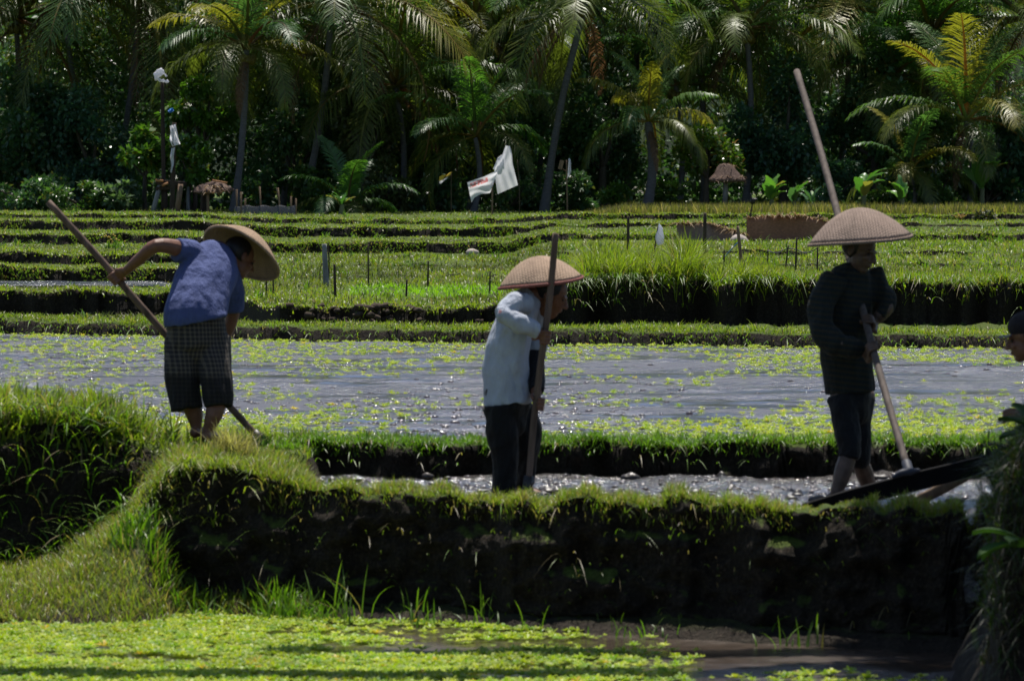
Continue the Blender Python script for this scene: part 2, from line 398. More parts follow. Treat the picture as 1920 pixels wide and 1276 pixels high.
def ground(s, Y, rough=True):
    s = np.asarray(s, float); Y = np.asarray(Y, float)
    X = (s - 960) * Y / F
    n1 = fbm(X * 1.3, Y * 1.3, 1) - .5; n2 = fbm(X * 6, Y * 6, 5) - .5
    lower = -.80 + .03 * n1
    Yb = Ybank(s)
    top = -.07 + .10 * ss(620, 430, s) + (.06 + .06 * ss(500, 640, s)) * (fbm(s / 38., s * 0, 9, 5) - .5)
    notch = np.exp(-((s - 1822) / 11.0) ** 2) + .2 * np.exp(-((s - 960) / 120.) ** 2)
    top = top - .16 * notch
    front = lower + (top - lower) * (.18 * ss(Yb - .55, Yb, Y) + .82 * ss(Yb, Yb + .14, Y))
    wch = ss(565, 610, s + 40 * n1) * (1 - ss(1850, 1890, s))
    front = front + (-.26 - front) * wch * ss(Yb + .5, Yb + .85, Y)
    yb2 = 30.95 + .25 * (fbm(s / 60., s * 0 + 8, 17) - .5)
    bt = .05 + .05 * (fbm(s / 35., s * 0 + 2, 19) - .5)
    front = np.where(Y > 29.8, front + (bt - front) * ss(yb2, yb2 + .1, Y), front)
    tl = np.interp(s, [-1500, 0, 180, 300, 600], [.22, .2, .17, .05, .02])
    zr = np.interp(s, [-1500, 0, 100, 250, 350, 450, 560], [-.66, -.64, -.58, -.3, -.08, .0, .02])
    left = lower + (zr - lower) * ss(27.2, 28.7, Y) + (tl - zr) * ss(30.3, 30.62, Y + .3 * n1)
    w = ss(350, 240, s + 60 * n1)
    z = front + (left - front) * w
    mid_w = ss(620, 560, s)
    z = np.where((Y > 30.6) & (s < 640), z * (1 - mid_w) + mid_w * np.maximum(z, np.minimum(tl, .2)), z)
    m = (.8 * ss(1836, 1876, s + 40 * n1) + .2 * ss(1876, 1940, s) + .2 * ss(1765, 1835, s + 60 * n1) * ss(1880, 1836, s + 40 * n1)) * ss(23.0, 23.9, Y) * (1 - ss(25.7, 26.4, Y))
    z = np.maximum(z, lower + 1.22 * m)
    # flooded paddy bed
    yb3 = np.where(s < 600, 32.0, 31.5) + .2 * n1
    z = z + (-.12 - z) * ss(yb3, yb3 + .35, Y)
    # far bund and the terraces behind
    Yf = Yfar(s)
    z = z + (.13 + .05 * n1 - z) * ss(Yf, Yf + .18, Y)
    Ky, Kz = knots(s)
    far = Kz[0] * 1.0
    for i in range(len(Ky) - 1):
        far = far + (Kz[i + 1] - Kz[i]) * np.clip((Y - Ky[i]) / np.maximum(Ky[i + 1] - Ky[i], .01), 0, 1)
    yy = Yf + 1.4
    z = np.where(Y > yy, z + (far - z) * ss(yy, yy + .5, Y), z)
    z = z + np.where(Y > 52, .05 * n1 + .05 * n2, .0)
    # added hillside behind the forest
    if rough: z = z + .035 * n2 * np.where(Y < 52, 1, 1)
    return z
def gz(X, Y):
    s = 960 + X / Y * F
    return float(ground(np.array([s]), np.array([Y]))[0])

def sheet(name, S, Yr, zf, mat, smooth=True, facejit=False, kind='structure'):
    if Yr.ndim == 1: SS, YY = np.meshgrid(S, Yr)
    else: YY = Yr; SS = np.repeat(S[None, :], len(Yr), 0)
    Z = zf(SS, YY)
    X = (SS - 960) * YY / F
    Yo = YY.copy()
    if facejit:
        dz = np.gradient(Z, axis=0) / np.maximum(np.gradient(YY, axis=0), 1e-4)
        st = np.clip((dz - .6) / 1.5, 0, 1)
        Yo = Yo - st * np.where(YY > 50, .06 * (fbm(X * 6, Z * 9, 71) - .5), .24 * (fbm(X * 2.2, Z * 3.0, 72) - .5) + .26 * (fbm(X * 8, Z * 10, 75, 5) - .5))
    v = np.stack([X, Yo, Z], -1).reshape(-1, 3)
    r, c = SS.shape
    i = np.arange(r * c).reshape(r, c)
    f = np.stack([i[:-1, :-1], i[:-1, 1:], i[1:, 1:], i[1:, :-1]], -1).reshape(-1, 4)
    o = link(name, mesh_np(name, v, [f], smooth=smooth), mat)
    return tag(o, kind=kind)
S_ = np.concatenate([np.linspace(-2400, -150, 60)[:-1], np.linspace(-150, 2070, 350), np.linspace(2070, 4300, 60)[1:]])
Y_ = np.concatenate([np.linspace(6, 23, 40)[:-1], np.arange(23, 25.6, .06)])
Ky_, Kz_ = knots(S_)
rows = [np.full(len(S_), y) for y in Y_]
yb_ = np.clip(Ybank(S_), 26.3, 29.7)
st_ = np.full(len(S_), 47.0); yf_ = Yfar(S_)
def span(a, b, n, ends=False):
    t = np.arange(n) / n
    if ends: t = t + .12 * np.sin(-2 * np.pi * t) * .9
    for q in t: rows.append(a + (b - a) * q)
c_ = lambda y: np.full(len(S_), float(y))
span(c_(25.6), yb_ - .6, 14); span(yb_ - .6, yb_, 14); span(yb_, yb_ + .15, 46); span(yb_ + .15, yb_ + 1.1, 40); span(yb_ + 1.1, c_(30.85), 26); span(c_(30.85), c_(31.25), 26); span(c_(31.25), c_(32.7), 40); span(c_(32.7), c_(47), 30)
span(st_, yf_ - .05, 8); span(yf_ - .05, yf_ + .3, 14); span(yf_ + .3, yf_ + 1.95, 24); span(yf_ + 1.95, Ky_[0], 10)
for i in range(13):
    if i in RISERS: span(Ky_[i], Ky_[i + 1], 6)
    else: span(Ky_[i], Ky_[i + 1], 46, True)
for y in np.concatenate([np.linspace(118.0, 130, 24), np.linspace(131, 420, 40)]): rows.append(np.maximum(np.full(len(S_), y), Ky_[-1] + (y - 118)))
M['hill'] = simple('dark_hill_backdrop', (.012, .022, .009), .9, .1, .6, 1.2, .3)
sheet('sky_block_hills', np.linspace(-2600, 4500, 120), np.linspace(142, 260, 70), lambda s, Y: ss(140, 200, Y) * 26 - .5 + 3.5 * fbm((s - 960) * Y / F * .35, Y * .35, 131), M['hill'])  # hill added to block sky gaps between the leaves, coloured dark
Y_ = np.maximum.accumulate(np.array(rows), 0)
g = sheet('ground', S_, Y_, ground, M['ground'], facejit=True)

# water surfaces
def wz_paddy(s, Y):
    X = (s - 960) * Y / F
    r = fbm(X * .5, Y * 1.6, 91, 3) - .5
    return .0 + .05 * r + .04 * (fbm(X * 2.2, Y * 4, 93, 5) - .5)
sheet('paddy_water', np.linspace(-900, 2800, 520), np.concatenate([np.arange(31.3, 36, .05), np.arange(36, 57.5, .09)]), wz_paddy, M['water'])
def wz_mud(s, Y):
    X = (s - 960) * Y / F
    return -.135 + .09 * (fbm(X * 3.2, Y * 3.2, 101, 5) - .5) + .03 * (fbm(X * 13, Y * 13, 105, 3) - .5)
def sheet_between(name, S, fa, fb, n, zf, mat):
    T = np.linspace(0, 1, n)[:, None]; SS = np.repeat(S[None, :], n, 0); YY = fa(S)[None, :] * (1 - T) + fb(S)[None, :] * T
    X = (SS - 960) * YY / F; v = np.stack([X, YY, zf(SS, YY)], -1).reshape(-1, 3); i = np.arange(v.shape[0]).reshape(SS.shape)
    f = np.stack([i[:-1, :-1], i[:-1, 1:], i[1:, 1:], i[1:, :-1]], -1).reshape(-1, 4)
    return tag(link(name, mesh_np(name, v, [f], smooth=True), mat), kind='structure')
sheet_between('muddy_water', np.linspace(545, 1890, 420), lambda q: Ybank(q) + .42 - .28 * np.exp(-((q - 1822) / 9.) ** 2), lambda q: 31.05 + 0 * q, 130, wz_mud, M['mudwater'])
def wz_low(s, Y):
    X = (s - 960) * Y / F
    return -.735 + .02 * (fbm(X * 2, Y * 2, 111, 4) - .5)
sheet('lower_paddy_water', np.linspace(-2400, 4300, 300), np.concatenate([np.linspace(8, 22, 20), np.arange(22.2, 29.2, .07)]), wz_low, M['lowwater'])
def wz_strip(s, Y):
    return .335 + 0 * s
sheet('terrace_water', np.linspace(-500, 345, 120), np.arange(65.8, 69.2, .1), lambda s, Y: .325 + .03 * (fbm((s - 960) * Y / F * 3, Y * 3, 121) - .5) + .02 * ss(300, 345, s) * -4, M['mudwater'])
# water running out through the gap in the bund
pts = []
for k in range(9):
    t = k / 8
    y = 26.6 - .45 * t; z = -.15 - .5 * max(0, t - .25) ** 1.3
    pts.append((at(1822, 900, y).x, y - .02, z))
vv = []; ff = []
for k, p in enumerate(pts):
    for j in range(5): vv.append((p[0] + (j - 2) * .017 * (1 + .2 * math.sin(k * 2)), p[1], p[2] + .008 * math.sin(j * 2.1 + k)))
for k in range(8):
    for j in range(4): ff.append((k * 5 + j, k * 5 + j + 1, k * 5 + j + 6, k * 5 + j + 5))
tag(link('spill_water', mesh_np('spill_water', vv, [np.array(ff)], smooth=True), M['mudwater']), kind='structure')

# ------------------------------------------------------------------ grass
def blades(pts, h, w, bend, cols, k=.45, yaw=None, segs=3):
    n = len(pts); pts = np.asarray(pts)
    h = np.asarray(h).reshape(-1, 1); bend = np.broadcast_to(np.asarray(bend, float), (n,)).reshape(-1, 1)
    w = np.broadcast_to(np.asarray(w, float), (n,)).reshape(-1, 1); k = np.broadcast_to(np.asarray(k, float), (n,)).reshape(-1, 1)
    az = RNG.uniform(0, 2 * np.pi, n) if yaw is None else yaw
    d = np.stack([np.cos(az), np.sin(az), np.zeros(n)], 1)
    a2 = az + np.pi / 2 + RNG.uniform(-.7, .7, n)
    sd = np.stack([np.cos(a2), np.sin(a2), np.zeros(n)], 1)
    ts = np.linspace(0, 1, segs + 1)
    V_ = []
    for t in ts[:-1]:
        c = pts + d * (bend * h * t ** 1.6) + np.array([0, 0, 1]) * (h * (t - k * bend * t * t))
        ww = w * (1 - t * .55) * .5
        V_ += [c - sd * ww, c + sd * ww]
    V_.append(pts + d * (bend * h) + np.array([0, 0, 1]) * (h * (1 - k * bend)))
    nv = len(V_); vs = np.stack(V_, 1).reshape(-1, 3)
    b = (np.arange(n) * nv)[:, None]
    q = []
    for i in range(segs - 1): q.append(b + np.array([2 * i, 2 * i + 1, 2 * i + 3, 2 * i + 2]))
    t3 = b + np.array([2 * segs - 2, 2 * segs - 1, 2 * segs])
    return vs, ([np.concatenate(q)] if q else []) + [t3], np.repeat(cols, nv, 0)
class Blades:
    def __init__(s): s.V = []; s.Q = []; s.T = []; s.C = []; s.n = 0
    def add(s, vs, fs, cols):
        for f in fs: (s.Q if f.shape[1] == 4 else s.T).append(f + s.n)
        s.V.append(vs); s.C.append(cols); s.n += len(vs)
    def build(s, name, mat, parent=None, off=None):
        v = np.concatenate(s.V)
        if off is not None: v = v - np.array(off)
        fs = [np.concatenate(x) for x in (s.Q, s.T) if x]
        return link(name, mesh_np(name, v, fs, np.concatenate(s.C)), mat, parent)
LUSH = ((.07, .15, .012), (.13, .22, .02), (.20, .16, .07))
YELL = ((.12, .19, .015), (.24, .27, .03), (.26, .2, .09))
DULL = ((.06, .11, .015), (.12, .16, .03), (.2, .15, .08))
def gcol(n, pal, dry=.08, patchv=None):
    t = RNG.random((n, 1)) if patchv is None else np.clip(patchv.reshape(-1, 1) + RNG.normal(0, .22, (n, 1)), 0, 1)
    c = np.array(pal[0]) * (1 - t) + np.array(pal[1]) * t
    m = RNG.random(n) < dry; c[m] = np.array(pal[2]) * RNG.uniform(.6, 1.3, (m.sum(), 1))
    return c * RNG.uniform(.75, 1.2, (n, 1))
def scatter(n, s0, s1, Y0, Y1, cond=None):
    s = RNG.uniform(s0, s1, n); Y = RNG.uniform(Y0, Y1, n) if np.isscalar(Y0) else None
    z = ground(s, Y)
    if cond is not None:
        k = cond(s, Y, z); s, Y, z = s[k], Y[k], z[k]
    return s, Y, z, np.stack([(s - 960) * Y / F, Y, z - .01], 1)
def steep(s, Y, e=.06): return (ground(s, Y + e) - ground(s, Y - e)) / (2 * e)

# left mound and the bund the blue-shirted worker stands on
G = Blades()
s, Y, z, p = scatter(22000, -500, 585, 30.45, 32.1, lambda s, Y, z: (z > -.02) & (steep(s, Y) < 2))
tall = np.clip(ss(330, 200, s) + .35 * ss(.5, .7, fbm(s / 40., Y * 2, 201)), 0, 1) * (.6 + .8 * fbm(s / 25., Y * 3, 203))
keep = RNG.random(len(s)) < .35 + .65 * ss(.35, .5, fbm(s / 18., Y * 5, 205)); s, Y, p, tall = s[keep], Y[keep], p[keep], tall[keep]
h = (.035 + .095 * tall) * RNG.uniform(.3, 1.9, len(s)) * np.where(Y < 30.75, .7, 1)
h = h * np.where((s > 330) & (s < 560) & (Y < 31.15), .55, 1)
G.add(*blades(p, h, .007 + .010 * tall, RNG.uniform(.15, 1.1, len(s)), gcol(len(s), YELL, .12, fbm(s / 60., Y * 1.5, 207)), .45))
# the sloping shoulder towards the lower left
s, Y, z, p = scatter(60000, -500, 600, 27.2, 30.5, lambda s, Y, z: (z > -.74) & (RNG.random(len(s)) < .25 + .75 * ss(.36, .5, fbm(s / 20., Y * 4, 211))))
st = steep(s, Y); k = st < 1.5; s, Y, p = s[k], Y[k], p[k]
h = (.05 + .07 * fbm(s / 30., Y * 3, 213)) * RNG.uniform(.5, 1.4, len(s))
G.add(*blades(p, h, .006, RNG.uniform(.2, .9, len(s)), gcol(len(s), YELL, .34, fbm(s / 50., Y * 2, 215)), .5))
n = 1100; s = RNG.uniform(-80, 330, n); Y = RNG.uniform(30.5, 31.9, n); z = ground(s, Y); k = RNG.random(n) < ss(.4, .6, fbm(s / 28., Y * 2, 209)); s, Y, z = s[k], Y[k], z[k]; m = len(s)
G.add(*blades(np.stack([(s - 960) * Y / F, Y, z], 1), RNG.uniform(.12, .32, m), .012, RNG.uniform(.2, 1.1, m), gcol(m, YELL, .12), .6, segs=4))
# arching long blades over the dark left face
n = 420; s = RNG.uniform(-60, 250, n); Y = RNG.uniform(30.15, 30.75, n); z = ground(s, Y); p = np.stack([(s - 960) * Y / F, Y, z], 1)
G.add(*blades(p, RNG.uniform(.16, .38, n), .013, RNG.uniform(.6, 1.3, n), gcol(n, LUSH, .12), .75, segs=5))
# tuft of dry straw by the worker's feet
n = 260; p = np.array(at(440, 905, 29.6)) + RNG.normal(0, .04, (n, 3)) * np.array([1.6, 1, .0]); p[:, 2] = [gz(a, b) for a, b in p[:, :2]]
G.add(*blades(p, RNG.uniform(.12, .26, n), .006, RNG.uniform(.1, .8, n), gcol(n, ((.3, .24, .12), (.42, .36, .2), (.25, .17, .1)), 0), .4))
tag(G.build('mound_grass', M['grass']), 'long green grass on the mound under the blue shirted worker', 'grass', kind='stuff')

# front bund top, its face and its foot
G = Blades()
s = RNG.uniform(480, 2100, 42000); Y = Ybank(s) + RNG.uniform(-.02, .62, len(s)); z = ground(s, Y)
k = (z > -.2) & (RNG.random(len(s)) < .15 + .85 * ss(.36, .52, fbm(s / 16., Y * 5, 221))); s, Y, z = s[k], Y[k], z[k]
p = np.stack([(s - 960) * Y / F, Y, z - .01], 1)
h = (.02 + .085 * fbm(s / 18., Y * 3, 223) ** 1.5) * RNG.uniform(.5, 1.6, len(s)) * np.where(s > 1430, 1.1, 1) * (1 - .8 * np.exp(-((s - 1560) / 70.) ** 2))
G.add(*blades(p, h, .0055, RNG.uniform(.2, 1.0, len(s)), gcol(len(s), YELL, .3, fbm(s / 40., Y * 2, 225)), .5))
n = 80; s = 300 + 1700 * RNG.random(n) ** 1.5; Y = Ybank(s) + RNG.uniform(-.02, .12, n); z = ground(s, Y); p = np.stack([(s - 960) * Y / F, Y - .02, z], 1)
G.add(*blades(p, RNG.uniform(.06, .22, n), .006, RNG.uniform(.7, 1.4, n), gcol(n, LUSH, .35), 1.25, yaw=RNG.normal(-np.pi / 2, .6, n), segs=4))
n = 70; s = 280 + 1500 * RNG.random(n) ** 1.6; Yb = Ybank(s); u = RNG.random(n); Y = Yb + .02 + .1 * u; z = ground(s, Y); p = np.stack([(s - 960) * Y / F, Y - .05, z], 1)
k = RNG.random(n) < ss(1500, 300, s) * .7 + .3
G.add(*blades(p[k], RNG.uniform(.03, .10, k.sum()), .012, RNG.uniform(.5, 1.2, k.sum()), gcol(k.sum(), DULL, .2), .9, yaw=RNG.normal(-np.pi / 2, .8, k.sum())))
for c0, num, hh in ((290, 90, .2), (330, 60, .16), (520, 150, .2), (560, 130, .17), (600, 60, .12), (780, 26, .16), (905, 14, .2), (1000, 10, .14), (1165, 18, .15), (1240, 8, .1), (400, 40, .14), (240, 110, .16), (1500, 14, .16), (640, 26, .3)):
    s = RNG.normal(c0, 26, num); Y = Ybank(s) - RNG.uniform(.1, .5, num); z = np.maximum(ground(s, Y), -.75); p = np.stack([(s - 960) * Y / F, Y, z], 1)
    G.add(*blades(p, RNG.uniform(.4, 1.2, num) * hh, .011, RNG.uniform(.1, .9, num), gcol(num, LUSH, .05), .5, segs=4))
n = 9000; s = RNG.uniform(300, 1900, n); u = RNG.random(n); Y = Ybank(s) + .15 * u; z = ground(s, Y)
k = RNG.random(n) < .09 * ss(.52, .66, fbm(s / 45., z * 5 + 3, 227)) + .004 + .05 * ss(-.16, -.08, z); s, Y, z = s[k], Y[k], z[k]; m = len(s)
G.add(*blades(np.stack([(s - 960) * Y / F, Y - .07, z - .01], 1), RNG.uniform(.02, .075, m), .007, RNG.uniform(.4, 1.0, m), gcol(m, DULL, .3), 1.2, yaw=RNG.normal(-np.pi / 2, .9, m)))
n = 700; s = RNG.normal(320, 60, n); Y = Ybank(s) + RNG.uniform(-.05, .25, n); z = ground(s, Y); k = z > -.3; s, Y, z = s[k], Y[k], z[k]; m = len(s)
G.add(*blades(np.stack([(s - 960) * Y / F, Y - .03, z], 1), RNG.uniform(.06, .2, m), .009, RNG.uniform(.5, 1.3, m), gcol(m, YELL, .2), .95, yaw=RNG.normal(-np.pi / 2, 1., m), segs=4))
tag(G.build('bund_grass', M['grass']), 'short ragged grass along the top and foot of the front bund', 'grass', kind='stuff')

# small bund beyond the mud channel
G = Blades()
s, Y, z, p = scatter(42000, 480, 2100, 30.9, 31.75, lambda s, Y, z: (z > -.02) & (RNG.random(len(s)) < .15 + .85 * ss(.36, .5, fbm(s / 14., Y * 5, 231))))
h = (.03 + .07 * fbm(s / 22., Y * 4, 233)) * RNG.uniform(.5, 1.4, len(s))
G.add(*blades(p, h, .009, RNG.uniform(.2, 1.1, len(s)), gcol(len(s), LUSH, .05, fbm(s / 30., Y * 3, 235) + .1), .6))
n = 500; s = RNG.uniform(560, 1900, n); Y = 30.97 + RNG.uniform(-.05, .12, n); z = ground(s, Y); k = z > -.08; s, Y, z = s[k], Y[k], z[k]
G.add(*blades(np.stack([(s - 960) * Y / F, Y - .02, z], 1), RNG.uniform(.05, .12, len(s)), .008, RNG.uniform(.7, 1.3, len(s)), gcol(len(s), LUSH, .2), 1.2, yaw=RNG.normal(-np.pi / 2, .7, len(s)), segs=4))
tag(G.build('channel_bund_grass', M['grass']), 'bright low grass on the small bund between channel and flooded paddy', 'grass', kind='stuff')

# far bund
G = Blades()
s = RNG.uniform(-500, 2500, 46000); Yf = Yfar(s); Y = Yf + RNG.uniform(.02, 1.7, len(s)); z = ground(s, Y)
k = RNG.random(len(s)) < .25 + .75 * ss(.38, .5, fbm(s / 18., Y * 2, 241)); s, Y, z, Yf = s[k], Y[k], z[k], Yf[k]
h = (.03 + .08 * fbm(s / 20., Y * 2, 243)) * RNG.uniform(.5, 1.5, len(s)) * np.where(Y < Yf + .2, .7, 1)
G.add(*blades(np.stack([(s - 960) * Y / F, Y, z - .01], 1), h, .011, RNG.uniform(.2, 1.1, len(s)), gcol(len(s), YELL, .1, fbm(s / 30., Y, 245)), .6))
n = 900; s = RNG.uniform(-300, 2200, n); Y = Yfar(s) + RNG.uniform(0, .15, n); z = ground(s, Y)
G.add(*blades(np.stack([(s - 960) * Y / F, Y - .04, z], 1), RNG.uniform(.06, .16, n), .010, RNG.uniform(.6, 1.4, n), gcol(n, LUSH, .15), 1.1, yaw=RNG.normal(-np.pi / 2, .7, n)))
tag(G.build('far_bund_grass', M['grass']), 'trimmed grass along the bund on the far side of the flooded paddy', 'grass', kind='stuff')

# big grassy bank on the right and the broken bank in the middle
G = Blades()
s, Y, z, p = scatter(85000, 930, 2500, 55.4, 58.5, lambda s, Y, z: z > .3)
lump = ss(1060, 1110, s) * (ss(1330, 1270, s) + .45 * ss(1270, 1330, s) * ss(1560, 1400, s))
keep = RNG.random(len(s)) < .3 + .7 * ss(.36, .5, fbm(s / 22., Y * 2, 251)); s, Y, z, p, lump = [q[keep] for q in (s, Y, z, p, lump)]
h = (.06 + .10 * fbm(s / 30., Y, 253) + .5 * lump * fbm(s / 16., Y, 254) + .16 * np.exp(-((s - 1285) / 26.) ** 2)) * RNG.uniform(.5, 1.35, len(s))
G.add(*blades(p, h, .013, RNG.uniform(.15, .9, len(s)), gcol(len(s), YELL, .08, .25 + .6 * fbm(s / 30., Y, 255)), .5))
n = 14000; s = RNG.uniform(960, 2100, n); Y = RNG.uniform(55.4, 56.9, n); z = ground(s, Y); k = (z > .16) & (RNG.random(n) < ss(1330, 1080, s) * .8 * (z > .22) + .02 + .14 * (z > .46)); s, Y, z = s[k], Y[k], z[k]
G.add(*blades(np.stack([(s - 960) * Y / F, Y - .08, z + .03], 1), RNG.uniform(.08, .3, len(s)), .012, RNG.uniform(.6, 1.4, len(s)), gcol(len(s), LUSH, .15), 1.15, yaw=RNG.normal(-np.pi / 2, .6, len(s)), segs=4))
tag(G.build('bank_grass', M['grass']), 'tall yellow green grass spilling over the earth bank behind the paddy', 'grass', kind='stuff')

# terraces up to the forest
G = Blades()
n = 250000; s = RNG.uniform(-600, 2600, n); v = RNG.random(n); Y = 1 / (1 / 55.5 * (1 - v) + v / 119)
z = ground(s, Y)
inside = (s > -150) & (s < 2070)
pat = fbm((s - 960) * Y / F * .9, Y * .55, 261)
wet = (s < 345) & (Y > 65.8) & (Y < 69.3)
k = (RNG.random(n) < (.25 + .75 * ss(.36, .48, pat))) & (inside | (RNG.random(n) < .4)) & ~wet
s, Y, z, pat = s[k], Y[k], z[k], pat[k]
st = steep(s, Y, .15)
base_dist = np.max([steep(s, Y + dd, .1) for dd in (.25, .6, 1.1, 1.7)], 0)
kk = (st < .45) & ~((base_dist > .45) & (RNG.random(len(s)) < .55)); s, Y, z, pat, st, base_dist = [q[kk] for q in (s, Y, z, pat, st, base_dist)]
h = (.03 + .06 * fbm(s / 25., Y * 1.2, 263)) * RNG.uniform(.5, 1.4, len(s)) * np.where(base_dist > .45, .45, 1) * np.where((s > 450) & (Y < 86), 1.5, 1)
seed = ss(640, 660, s) * ss(960, 940, s) * ss(60, 61, Y) * ss(66, 65, Y)
c = gcol(len(s), YELL, .12, fbm(s / 90., Y * .3, 265)); c = c * (1 - seed[:, None]) + np.array([.19, .34, .02]) * seed[:, None]
pt = ss(.52, .68, fbm((s - 960) * Y / F * .7, Y * .28, 273))[:, None] * (1 - seed[:, None])
c = c * (1 - .55 * pt) + np.array([.10, .095, .035]) * .55 * pt
dk = ss(.55, .7, fbm((s - 960) * Y / F * .5 + 9, Y * .2, 275))[:, None] * (1 - seed[:, None]); c = c * (1 - .45 * dk)
G.add(*blades(np.stack([(s - 960) * Y / F, Y, z - .01], 1), h, .010 + .00012 * Y, RNG.uniform(.2, 1.1, len(s)), c, .6, segs=2))
for i in RISERS:
    n = 9000; q = RNG.uniform(-150, 2070, n); ky, kz = knots(q); Yl = ky[i + 1] + RNG.uniform(-.02, .35, n) ** 1.0; zl = ground(q, Yl)
    k = (kz[i + 1] - kz[i] > .06) & ~((q < 345) & (Yl > 65.8) & (Yl < 69.3)); q, Yl, zl = q[k], Yl[k], zl[k]; m = len(q)
    G.add(*blades(np.stack([(q - 960) * Yl / F, Yl - .02, zl - .01], 1), (.03 + .07 * fbm(q / 18., Yl, 267)) * RNG.uniform(.5, 1.5, m), .012 + .00012 * Yl, RNG.uniform(.3, 1.3, m), gcol(m, YELL, .1, .3 + .5 * fbm(q / 60., Yl, 269)), .7, segs=2))
for i in RISERS[1:]:   # overgrown stretches of the steps and scattered tufts
    n = 5000; q = RNG.uniform(-150, 2070, n); ky, kz = knots(q); u = RNG.random(n); Yl = ky[i] - RNG.uniform(.0, .06, n); zl = kz[i] * (1 - u) + kz[i + 1] * u
    k = (RNG.random(n) < .75 * ss(.45, .6, fbm(q / 55., q * 0 + i * 2.3, 271))) & (kz[i + 1] > kz[i] + .03); q, Yl, zl = q[k], Yl[k], zl[k]; m = len(q)
    G.add(*blades(np.stack([(q - 960) * Yl / F, Yl, zl - .02], 1), RNG.uniform(.04, .11, m), .022, RNG.uniform(.4, 1.2, m), gcol(m, DULL, .12), .7, yaw=RNG.normal(-np.pi / 2, .9, m), segs=2))
n = 420; q = RNG.uniform(-100, 2050, n); Yl = RNG.uniform(57, 112, n); q = np.repeat(q, 22) + RNG.normal(0, 5, n * 22); Yl = np.repeat(Yl, 22) + RNG.normal(0, .12, n * 22); zl = ground(q, Yl); hh = np.repeat(RNG.uniform(.06, .2, n), 22)
k = ~((q < 345) & (Yl > 65.8) & (Yl < 69.3)) & (steep(q, Yl, .1) < .4); q, Yl, zl, hh = q[k], Yl[k], zl[k], hh[k]; m = len(q)
G.add(*blades(np.stack([(q - 960) * Yl / F, Yl, zl - .01], 1), hh * RNG.uniform(.4, 1.2, m), .02, RNG.uniform(.2, 1.1, m), gcol(m, LUSH, .2), .6, segs=2))
mb = MB(); random.seed(21)
for i in range(46):
    q = random.choice([random.gauss(610, 35), random.gauss(700, 25), random.gauss(760, 20), random.uniform(560, 930)]); ky, kz = knots(np.array([q])); yy = float(ky[1][0]) + random.uniform(-.16, .12)
    X = (q - 960) * yy / F; r = random.uniform(.02, .06); zz = float(kz[1][0]) - random.uniform(.0, .16) * (1 if yy < ky[1][0] else 0)
    mb.ell((X, yy, zz), (r * random.uniform(.8, 1.6), r, r * random.uniform(.5, .9)), n=9, m=6)
M['sod'] = simple('dry_sod', (.06, .045, .035), .9, .1, .5, 18, .03)
tag(mb.build('earth_sods', M['sod'], wrinkle=lambda co: .10 * (fbm(co[:, 0] * 20 + co[:, 1] * 9, co[:, 2] * 20, 277) - .5)), 'crumbled dry sods along the broken bank in the middle', 'earth', kind='stuff')
tag(G.build('terrace_grass', M['grass']), 'short grass covering the stepped terraces up to the forest', 'grass', kind='stuff')
# standing rice on the top terrace at the right
G = Blades()
n = 30000; s = 1090 + 1300 * RNG.random(n); Y = RNG.uniform(111.4, 119.5, n); z = ground(s, Y)
h = RNG.uniform(.16, .3, n) * ss(1060, 1180, s)
G.add(*blades(np.stack([(s - 960) * Y / F, Y, z], 1), h, .022, RNG.uniform(.05, .6, n), gcol(n, ((.13, .14, .03), (.22, .19, .07), (.34, .25, .15)), .22), .5, segs=2))
tag(G.build('ripening_rice', M['grass']), 'ripening brown green rice standing below the palms', 'rice', kind='stuff')

# ------------------------------------------------------------------ water lettuce
def rosettes(pts, r, cols, nl=7, lift=.55):
    n = len(pts); pts = np.asarray(pts); r = np.asarray(r).reshape(-1, 1)
    Vs = []; Qs = []; Cs = []; base = 0
    ph0 = RNG.uniform(0, 6.28, n)
    for ring, (rs, up, m) in enumerate(((1.0, .25, nl), (.62, .75, nl - 2))):
        for j in range(m):
            ph = ph0 + j * 2 * np.pi / m + RNG.normal(0, .15, n) + ring * .4
            d = np.stack([np.cos(ph), np.sin(ph), np.zeros(n)], 1); sd = np.stack([-np.sin(ph), np.cos(ph), np.zeros(n)], 1)
            u = np.array([0, 0, 1]); rr = r * rs * RNG.uniform(.8, 1.2, (n, 1)); q = up * lift * RNG.uniform(.6, 1.4, (n, 1))
            a = pts + d * rr * .1; b1 = pts + d * rr * .6 - sd * rr * .28 + u * rr * q * .7; b2 = pts + d * rr * .6 + sd * rr * .28 + u * rr * q * .7
            c1 = pts + d * rr * 1.02 - sd * rr * .26 + u * rr * q; c2 = pts + d * rr * 1.02 + sd * rr * .26 + u * rr * q
            Vs.append(np.stack([a, b1, b2, c1, c2], 1).reshape(-1, 3))
            i = base + (np.arange(n) * 5)[:, None]
            Qs.append(i + np.array([1, 2, 4, 3])); Qs.append(np.concatenate([i + np.array([0, 2, 1])], 1)); base += 5 * n
            Cs.append(np.repeat(cols * RNG.uniform(.8, 1.15, (n, 1)), 5, 0))
    B = Blades(); B.V = [np.concatenate(Vs)]; B.C = [np.concatenate(Cs)]
    B.Q = [q for q in Qs if q.shape[1] == 4]; B.T = [q for q in Qs if q.shape[1] == 3]
    return B
def lcol(n, a=(.33, .46, .03), b=(.55, .58, .05)):
    t = RNG.random((n, 1)); c = np.array(a) * (1 - t) + np.array(b) * t
    m = RNG.random(n) < .015; c[m] = (.55, .42, .05); return c
n = 38000; s = RNG.uniform(-900, 2700, n); Y = RNG.uniform(22.8, 28.6, n); X = (s - 960) * Y / F
